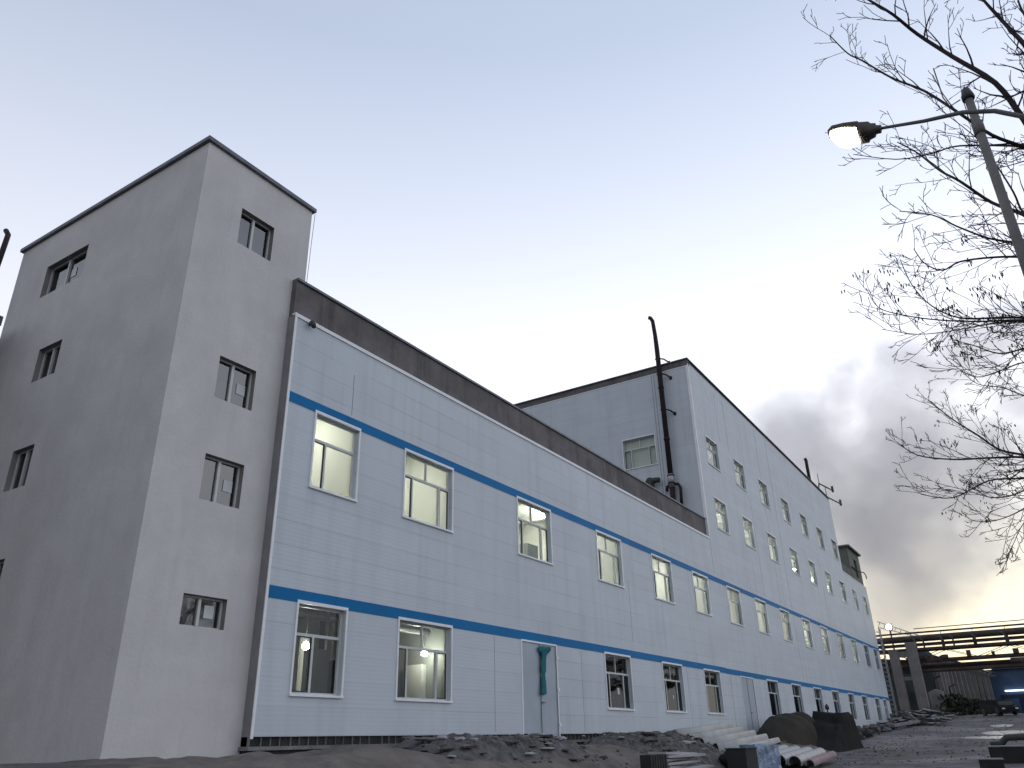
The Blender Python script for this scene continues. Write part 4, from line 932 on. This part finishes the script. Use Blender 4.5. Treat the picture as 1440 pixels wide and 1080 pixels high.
def mound(name, cx, cy, rx, ry, h, m_, label, cat, seed, flat=1.6):
    mb = MB(); mb.smooth = True; n = 40; vs = []
    for i in range(n+1):
        for j in range(n+1):
            u = i/n*2-1; v = j/n*2-1; x = cx+u*rx; y = cy+v*ry; d = min(1, math.hypot(u, v)); f = max(0, 1-d**flat)
            z = terr(x, y)-.1+h*f*(1+.22*noise.noise(Vector((x*.8, y*.8, seed))))+.05*noise.noise(Vector((x*3, y*3, seed))); vs.append((x, y, z))
    mb.add(vs, [(i*(n+1)+j, (i+1)*(n+1)+j, (i+1)*(n+1)+j+1, i*(n+1)+j+1) for i in range(n) for j in range(n)])
    return tag(mb.build(name, m_, loc=(cx, cy, terr(cx, cy))), label, cat)
mound('sand_heap', 51.0, 13.0, 6.6, 1.9, 1.65, SAND, 'rounded heap of dark sand against the wall right of the far door', 'sand heap', 1.0, 3.2)
mound('soil_heap', 25.2, 13.6, 3.0, 1.2, .22, SOIL, 'low brown soil heap in front of the double door', 'soil heap', 2.0)

# tarp covered stack
tp_ = thing('covered_stack', (51, 11.2, terr(51, 11.2)), 'black tarpaulin covered stack with a bulging left side near the far windows', 'covered stack')
mb = MB(); mb.smooth = True; n = 30; vs = []
for i in range(n+1):
    for j in range(n+1):
        u = i/n; v = j/n; x = 47.0+u*7.9; y = 10.2+v*2.2
        env = sst(0, .18, u)*sst(1, .93, 1-(1-u)) if False else sst(0, .45, u)*(1-sst(.93, 1, u)); e2 = sst(0, .14, v)*(1-sst(.86, 1, v))
        hh = lerp([(0, .6), (.3, 1.25), (.5, 1.5), (.56, 1.95), (1, 1.95)], u)
        vs.append((x, y, terr(x, y)-.05+hh*env*e2*(1+.10*noise.noise(Vector((x*.9, y*1.4, 4))))-.10*abs(noise.noise(Vector((x*2.6+y, y*3.1, 9))))*env+.04*noise.noise(Vector((x*5, y*6, 2)))))
mb.add(vs, [(i*(n+1)+j, (i+1)*(n+1)+j, (i+1)*(n+1)+j+1, i*(n+1)+j+1) for i in range(n) for j in range(n)]); mb.build('tarpaulin', TARP, tp_)
mb = MB(); zt = terr(51.6, 11.3)+1.85; mb.tube([(51.6, 11.3, zt-.3), (51.6, 11.3, zt+.25)], .04, 6); mb.tube([(51.6, 11.3, zt+.2), (51.6, 11.3, zt+.38), (51.6, 11.3, zt+.5)], [.12, .11, .03], 8); mb.build('stopper', DKF, tp_)

# corrugated sheets
def corr_mesh(ln, wd, pitch, amp):
    mb = MB(); mb.smooth = True; n = int(wd/pitch*12); vs = []
    for s in (0, 1):
        for i in range(n+1):
            v = wd*i/n; z = amp*math.sin(2*math.pi*v/pitch); vs += [(0, v, z-s*.012), (ln, v, z-s*.012)]
    o2 = 2*(n+1)
    fs = [(2*i, 2*i+1, 2*i+3, 2*i+2) for i in range(n)]+[(o2+2*i+2, o2+2*i+3, o2+2*i+1, o2+2*i) for i in range(n)]+[(2*i, 2*i+2, o2+2*i+2, o2+2*i) for i in range(n)]+[(2*i+3, 2*i+1, o2+2*i+1, o2+2*i+3) for i in range(n)]
    mb.add(vs, fs); return mb
cs = corr_mesh(7.8, 2.6, .56, .16).build('corrugated_sheet', CORR)
labs = ['topmost wide wave corrugated sheet leaning on the rubble below the far door', 'corrugated sheet directly under the topmost one below the far door', 'third corrugated sheet down, tucked under the leaning two', 'bottom corrugated sheet of the leaning pile, mostly hidden']
for k in range(4):
    o = cs if k == 0 else cs.copy()
    if k: sc.collection.objects.link(o)
    o.location = (32.6+.35*k-.15*k*k, 10.9+.1*k, 1.04-.07*k); o.rotation_euler = (R(18), R(-2.3), R(2+1.2*k)); tag(o, labs[k], 'metal sheet', 'pile of corrugated sheets')
mb = MB()
for k in range(40): rg = random.Random(k); chunk(mb, Vector((33.4+rg.random()*6.5, 11.9+rg.random()*1.4, .62+rg.random()*.1)), (.5, .4, .35), rg)
tag(mb.build('rubble', [DSTONE]), 'dark rubble bearing the corrugated sheets', 'rubble', None, 'stuff')
# dark crumpled sacks in front of sheets
def sack(c, s, label, seed, m_=TARP):
    mb = MB(); mb.smooth = True; n = 14; m2 = 10; vs = []
    for i in range(m2+1):
        th = math.pi*i/m2
        for k in range(n):
            a = 2*math.pi*k/n; p = Vector((math.sin(th)*math.cos(a), math.sin(th)*math.sin(a), math.cos(th))); f = 1+.35*noise.noise(p*2.2+Vector((seed, 0, 0)))+.12*noise.noise(p*6+Vector((0, seed, 0)))
            vs.append((c[0]+p.x*f*s[0], c[1]+p.y*f*s[1], c[2]+p.z*f*s[2]))
    mb.add(vs, [(i*n+k, i*n+(k+1) % n, (i+1)*n+(k+1) % n, (i+1)*n+k) for i in range(m2) for k in range(n)])
    return tag(mb.build('plastic_sack', m_, loc=c), label, 'sack', 'crumpled black plastic sacks')
sack((31.6, 10.6, .78), (.75, .5, .34), 'largest black crumpled plastic sack in front of the corrugated sheets', 1.0)
sack((30.2, 11.9, 1.05), (.55, .4, .22), 'black plastic sack lying on the rubble above the white boards', 2.0)
sack((33.2, 10.0, .68), (.7, .35, .2), 'flat black plastic sack between the largest sack and the blue bundle', 3.0)

# stack of white boards
bx0 = MB(); bx0.box(0, on_y(984, 1070, 10.3).x-on_y(941, 1070, 10.3).x, 0, .6, 0, .07); bd = bx0.build('white_board', WBOARD)
rg = random.Random(12)
for k in range(10):
    o = bd if k == 0 else bd.copy()
    if k: sc.collection.objects.link(o)
    o.location = (on_y(941, 1070, 10.3).x+rg.uniform(-.08, .08), 10.3+rg.uniform(-.1, .1), .26+.1*k); o.rotation_euler = (R(rg.uniform(-1.5, 1.5)), R(rg.uniform(-1.5, 1.5)), R(-3+rg.uniform(-9, 9)))
    tag(o, 'topmost white board of the stack left of the black sacks' if k == 9 else 'white board lying flat inside the stack left of the black sacks', 'board', 'stacked white boards')
ca, cb_ = on_y(914, 1070, 9.9).x, on_y(938, 1070, 9.9).x; ct = on_y(926, 1061, 9.9).z
mb = MB(); mb.box(ca, cb_, 9.9, 10.2, .3, ct); mb.k = 1
for k in range(7): q = (cb_-ca)/7; mb.box(ca+q*k+.03, ca+q*(k+1)-.03, 9.88, 9.899, .32, ct-.02)
tag(mb.build('crate', [DKBOX, BRICK], loc=((ca+cb_)/2, 10.3, .3)), 'dark slatted crate at the left end of the white board stack', 'crate')
# dark box and blue wrapped bundle
ba, bb = on_y(1043, 1065, 8.9).x, on_y(1059, 1065, 8.9).x; bt = on_y(1050, 1053, 8.9).z; bc = on_y(1097, 1065, 8.8).x
mb = MB(); mb.box(ba, bb, 8.75, 9.4, .3, bt); mb.box(ba-.03, bb+.03, 8.72, 9.43, bt+.002, bt+.03)
tag(mb.build('metal_box', DKBOX, loc=((ba+bb)/2, 9.2, .3)), 'dark upright box beside the blue wrapped bundle', 'box')
mb = MB(); mb.smooth = True
nx_, nz_ = 26, 14
def wr(p): return p+Vector((0, .05*noise.noise(p*3)+.03*noise.noise(p*9), .04*noise.noise(p*4)))
def sheet(a, b, c, nu, nv):
    vs = [wr(Vector(a)+(Vector(b)-Vector(a))*(i/nu)+(Vector(c)-Vector(a))*(j/nv)) for i in range(nu+1) for j in range(nv+1)]
    mb.add(vs, [(i*(nv+1)+j, (i+1)*(nv+1)+j, (i+1)*(nv+1)+j+1, i*(nv+1)+j+1) for i in range(nu) for j in range(nv)])
u0, u1, ut = bb+.06, bc, bt+.06
sheet((u0, 8.8, .3), (u1, 8.8, .3), (u0, 8.8, ut), 40, 12); sheet((u0, 8.8, ut), (u1, 8.8, ut), (u0, 9.35, ut+.05), 40, 14)
sheet((u0, 9.35, .3), (u0, 8.8, .3), (u0, 9.35, ut+.05), 14, 12); sheet((u1, 8.8, .3), (u1, 9.35, .3), (u1, 8.8, ut), 14, 12)
tag(mb.build('wrapped_bundle', BLUEW, loc=(31.7, 9.4, .3)), 'bundle wrapped in shiny blue plastic film beside the dark box', 'bundle')
# rolls / half round covers beside it
def roll(i, a, b, r, m_, label):
    mb = MB(); a = Vector(a); b = Vector(b); d = (b-a).normalized(); s = d.cross(Vector((0, 0, 1))).normalized(); u = s.cross(d); n = 14; vs = []
    for P_ in (a, b):
        for rad in (r, r-.03):
            for k in range(n+1):
                an = math.pi*(k/n)*1.25-.4; vs.append(P_+s*math.cos(an)*rad+u*math.sin(an)*rad)
    m1 = n+1; mb.smooth = True
    mb.add(vs, [(k, k+1, 2*m1+k+1, 2*m1+k) for k in range(n)]+[(m1+k+1, m1+k, 3*m1+k, 3*m1+k+1) for k in range(n)]); mb.smooth = False
    mb.add(vs, [(k+1, k, m1+k, m1+k+1) for k in range(n)]+[(2*m1+k, 2*m1+k+1, 3*m1+k+1, 3*m1+k) for k in range(n)]+[(0, 2*m1, 3*m1, m1), (n, m1+n, 3*m1+n, 2*m1+n)])
    return tag(mb.build('curved_cover', m_, loc=tuple(a)), label, 'curved sheet', 'curved sheets lying beside the blue bundle')
RL = ['curved grey sheet nearest the wall, rearmost of the five beside the blue bundle', 'second curved grey sheet counted from the wall', 'middle curved grey sheet of the five beside the blue bundle', 'curved grey sheet lying just behind the pinkish one', 'pinkish curved sheet, the outermost of the five by the road']
for i in range(5): roll(i, (33.6+.2*i, 10.6-.52*i, .80-.055*i), (40.6-.1*i, 11.1-.55*i, .98-.05*i), .26 if i < 4 else .17, CORR if i < 4 else PINK, RL[i])
# loose planks
rg = random.Random(22)
PL = [(37.5, 11.9, 1.42, 3.5, 8, 'pale plank lying across the top of the corrugated sheets', WBOARD), (41.5, 12.0, 1.3, 4.2, -4, 'long thin plank behind the curved sheets near the sand heap', WOOD), (43.0, 11.2, 1.05, 3.0, 12, 'short weathered plank on the ground before the sand heap', WOOD), (20.2, 12.0, .9, 2.4, 20, 'weathered plank lying on the rubble left of the double door', WOOD)]
for x, y, z, ln, a, lab, m_ in PL:
    mb = MB(); mb.box(-ln/2, ln/2, -.11, .11, 0, .035); o = mb.build('plank', m_); o.location = (x, y, z); o.rotation_euler = (0, R(-1), R(a)); tag(o, lab, 'plank', 'loose planks')
# wreckage heap before the pillars
rg = random.Random(31); mb = MB()
for k in range(170):
    x = rg.uniform(84, 104); y = rg.uniform(9.2, 13.8); h = .9*max(0, 1-((x-95)/11)**2)*rg.random(); a = rg.uniform(0, math.pi); ln = rg.uniform(.5, 2.6)
    c = Vector((x, y, terr(x, y)+h+.06)); d = Vector((math.cos(a)*ln/2, math.sin(a)*ln/2, rg.uniform(-.22, .22))); mb.k = rg.randrange(4); mb.bar(c-d, c+d, rg.uniform(.06, .3), rg.uniform(.03, .1))
tag(mb.build('scrap_heap', [WOOD, DKBOX, DKBOX, WBOARD]), 'tangled heap of scrap boards and metal at the foot of the concrete columns', 'scrap', None, 'stuff')
g = ground_hit(1285, 1030)
mb = MB(); mb.bar((78.5, 12.2, terr(80, 12)+.3), (90, 10.2, terr(90, 10)+.25), .5, .2); mb.bar((86, 11.2, terr(86, 11)+.35), (86.6, 11.9, terr(86, 11)+1.1), .12, .3)
tag(mb.build('concrete_beam', PLINTH, loc=(84, 11, 2)), 'long grey beam lying along the front of the scrap heap', 'beam')
# pale grey patches draped over the road
mb = MB(); PATCH = bpy.data.materials.new('patch_surface'); PATCH.use_nodes = True; b = PATCH.node_tree.nodes['Principled BSDF']; b.inputs['Base Color'].default_value = (.34, .34, .36, 1); b.inputs['Roughness'].default_value = .35
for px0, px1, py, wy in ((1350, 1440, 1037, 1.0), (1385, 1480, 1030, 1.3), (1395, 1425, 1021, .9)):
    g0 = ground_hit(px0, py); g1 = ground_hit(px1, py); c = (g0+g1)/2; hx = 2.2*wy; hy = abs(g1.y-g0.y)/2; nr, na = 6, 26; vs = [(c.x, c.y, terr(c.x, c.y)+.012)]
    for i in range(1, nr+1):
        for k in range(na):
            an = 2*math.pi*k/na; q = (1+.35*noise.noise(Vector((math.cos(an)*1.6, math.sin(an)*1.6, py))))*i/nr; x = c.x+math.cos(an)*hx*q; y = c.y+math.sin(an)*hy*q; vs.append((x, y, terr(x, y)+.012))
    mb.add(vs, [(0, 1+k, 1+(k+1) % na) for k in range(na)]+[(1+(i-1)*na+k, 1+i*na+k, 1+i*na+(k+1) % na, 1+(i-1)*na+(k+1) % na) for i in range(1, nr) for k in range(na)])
tag(mb.build('pale_patch', PATCH), kind='structure')
rubble('gravel', 38, 100, -2, 11, 1500, .03, .11, [STONE, DSTONE, SOIL], 'loose gravel and crumbs scattered over the road', 'gravel', seed=16)
# concrete blocks and steel offcuts, bottom right
def block(px, py, ln, wd, hh, rot, lab):
    g = ground_hit(px, py); mb = MB(); mb.box(-ln/2, ln/2, -wd/2, wd/2, 0, hh-.04); mb.k = 1; mb.box(-ln/2-.03, ln/2+.03, -wd/2-.03, wd/2+.03, hh-.038, hh)
    o = mb.build('pallet_box', [DKBOX, PLINTH]); o.location = (g.x, g.y, terr(g.x, g.y)-.03); o.rotation_euler = (0, 0, R(rot)); tag(o, lab, 'box', 'dark boxes at the bottom right corner')
block(1396, 1082, 1.1, .75, .38, 5, 'small dark box, left of the two at the bottom right corner')
block(1428, 1072, 1.8, 1.5, .62, 0, 'larger dark box with pale lid at the bottom right corner')
g = ground_hit(1425, 1052)
mb = MB(); mb.smooth = True; mb.tube([g+Vector((0, 1.0, .15)), g+Vector((0, .5, .2)), g+Vector((0, .2, .5)), g+Vector((0, -.9, .55))], .17, 8)
tag(mb.build('bent_pipe', DKF, loc=tuple(g)), 'short bent dark pipe lying behind the boxes at the bottom right corner', 'pipe')

# ------------------------------------------------------------------ smoke plume
def smoke():
    m = bpy.data.materials.new('smoke'); m.use_nodes = True; t = m.node_tree; n = t.nodes; l = t.links; n.clear()
    o = n.new('ShaderNodeOutputMaterial'); v = n.new('ShaderNodeVolumePrincipled'); l.new(v.outputs[0], o.inputs['Volume'])
    v.inputs['Color'].default_value = (.975, .97, .985, 1); v.inputs['Anisotropy'].default_value = .2
    def M(op, a, b_=None, c=None):
        q = n.new('ShaderNodeMath'); q.operation = op
        for i, x in enumerate((a, b_, c)):
            if x is None: continue
            if isinstance(x, (int, float)): q.inputs[i].default_value = x
            else: l.new(x, q.inputs[i])
        return q.outputs[0]
    g = n.new('ShaderNodeNewGeometry')
    # puffs along the drifting plume (metres)
    fields = []
    for (px, py, xd, rr_) in SM:
        c = on_x(px, py, xd); vm = n.new('ShaderNodeVectorMath'); vm.operation = 'DISTANCE'; l.new(g.outputs['Position'], vm.inputs[0]); vm.inputs[1].default_value = tuple(c)
        fields.append(M('SUBTRACT', 1.0, M('DIVIDE', vm.outputs['Value'], rr_)))
    f = fields[0]
    for x in fields[1:]:
        q = n.new('ShaderNodeMath'); q.operation = 'SMOOTH_MAX'; q.inputs[2].default_value = .25; l.new(f, q.inputs[0]); l.new(x, q.inputs[1]); f = q.outputs[0]
    no = n.new('ShaderNodeTexNoise'); no.inputs['Scale'].default_value = .05; no.inputs['Detail'].default_value = 7; no.inputs['Roughness'].default_value = .62; l.new(g.outputs['Position'], no.inputs['Vector'])
    s = M('MULTIPLY_ADD', M('SUBTRACT', no.outputs['Fac'], .5), 2.6, f)
    mr_ = n.new('ShaderNodeMapRange'); mr_.interpolation_type = 'SMOOTHSTEP'; mr_.inputs[1].default_value = .05; mr_.inputs[2].default_value = .6; mr_.inputs[3].default_value = 0; mr_.inputs[4].default_value = .07; l.new(s, mr_.inputs[0])
    l.new(mr_.outputs[0], v.inputs['Density']); return m
SM = [(1238, 872, 200, 9), (1258, 830, 200, 16), (1285, 800, 200, 19), (1325, 770, 200, 19), (1250, 745, 200, 25), (1205, 690, 200, 22), (1150, 620, 200, 17), (1110, 592, 200, 13), (1175, 570, 200, 11), (1290, 690, 200, 24), (1265, 600, 200, 18), (1340, 690, 200, 19), (1320, 610, 200, 17), (1300, 540, 200, 13), (1380, 620, 200, 15), (1360, 500, 200, 12), (1430, 560, 200, 13), (1420, 460, 200, 10)]
cs_ = [on_x(a, b_, c) for a, b_, c, d in SM]
x0, x1 = 172, 232; y0 = min(c.y-r_[3]*1.1 for c, r_ in zip(cs_, SM)); y1 = max(c.y+r_[3]*1.1 for c, r_ in zip(cs_, SM)); z0 = min(c.z-r_[3] for c, r_ in zip(cs_, SM)); z1 = max(c.z+r_[3]*1.1 for c, r_ in zip(cs_, SM))
mb = MB(); mb.box(x0, x1, y0, y1, max(z0, 14), z1)
tag(mb.build('smoke', smoke(), loc=((x0+x1)/2, (y0+y1)/2, max(z0, 14))), 'grey smoke plume drifting up behind the far end of the factory', 'smoke', None, 'stuff')

for o in list(bpy.data.objects):
    if '_w' in o: del o['_w']
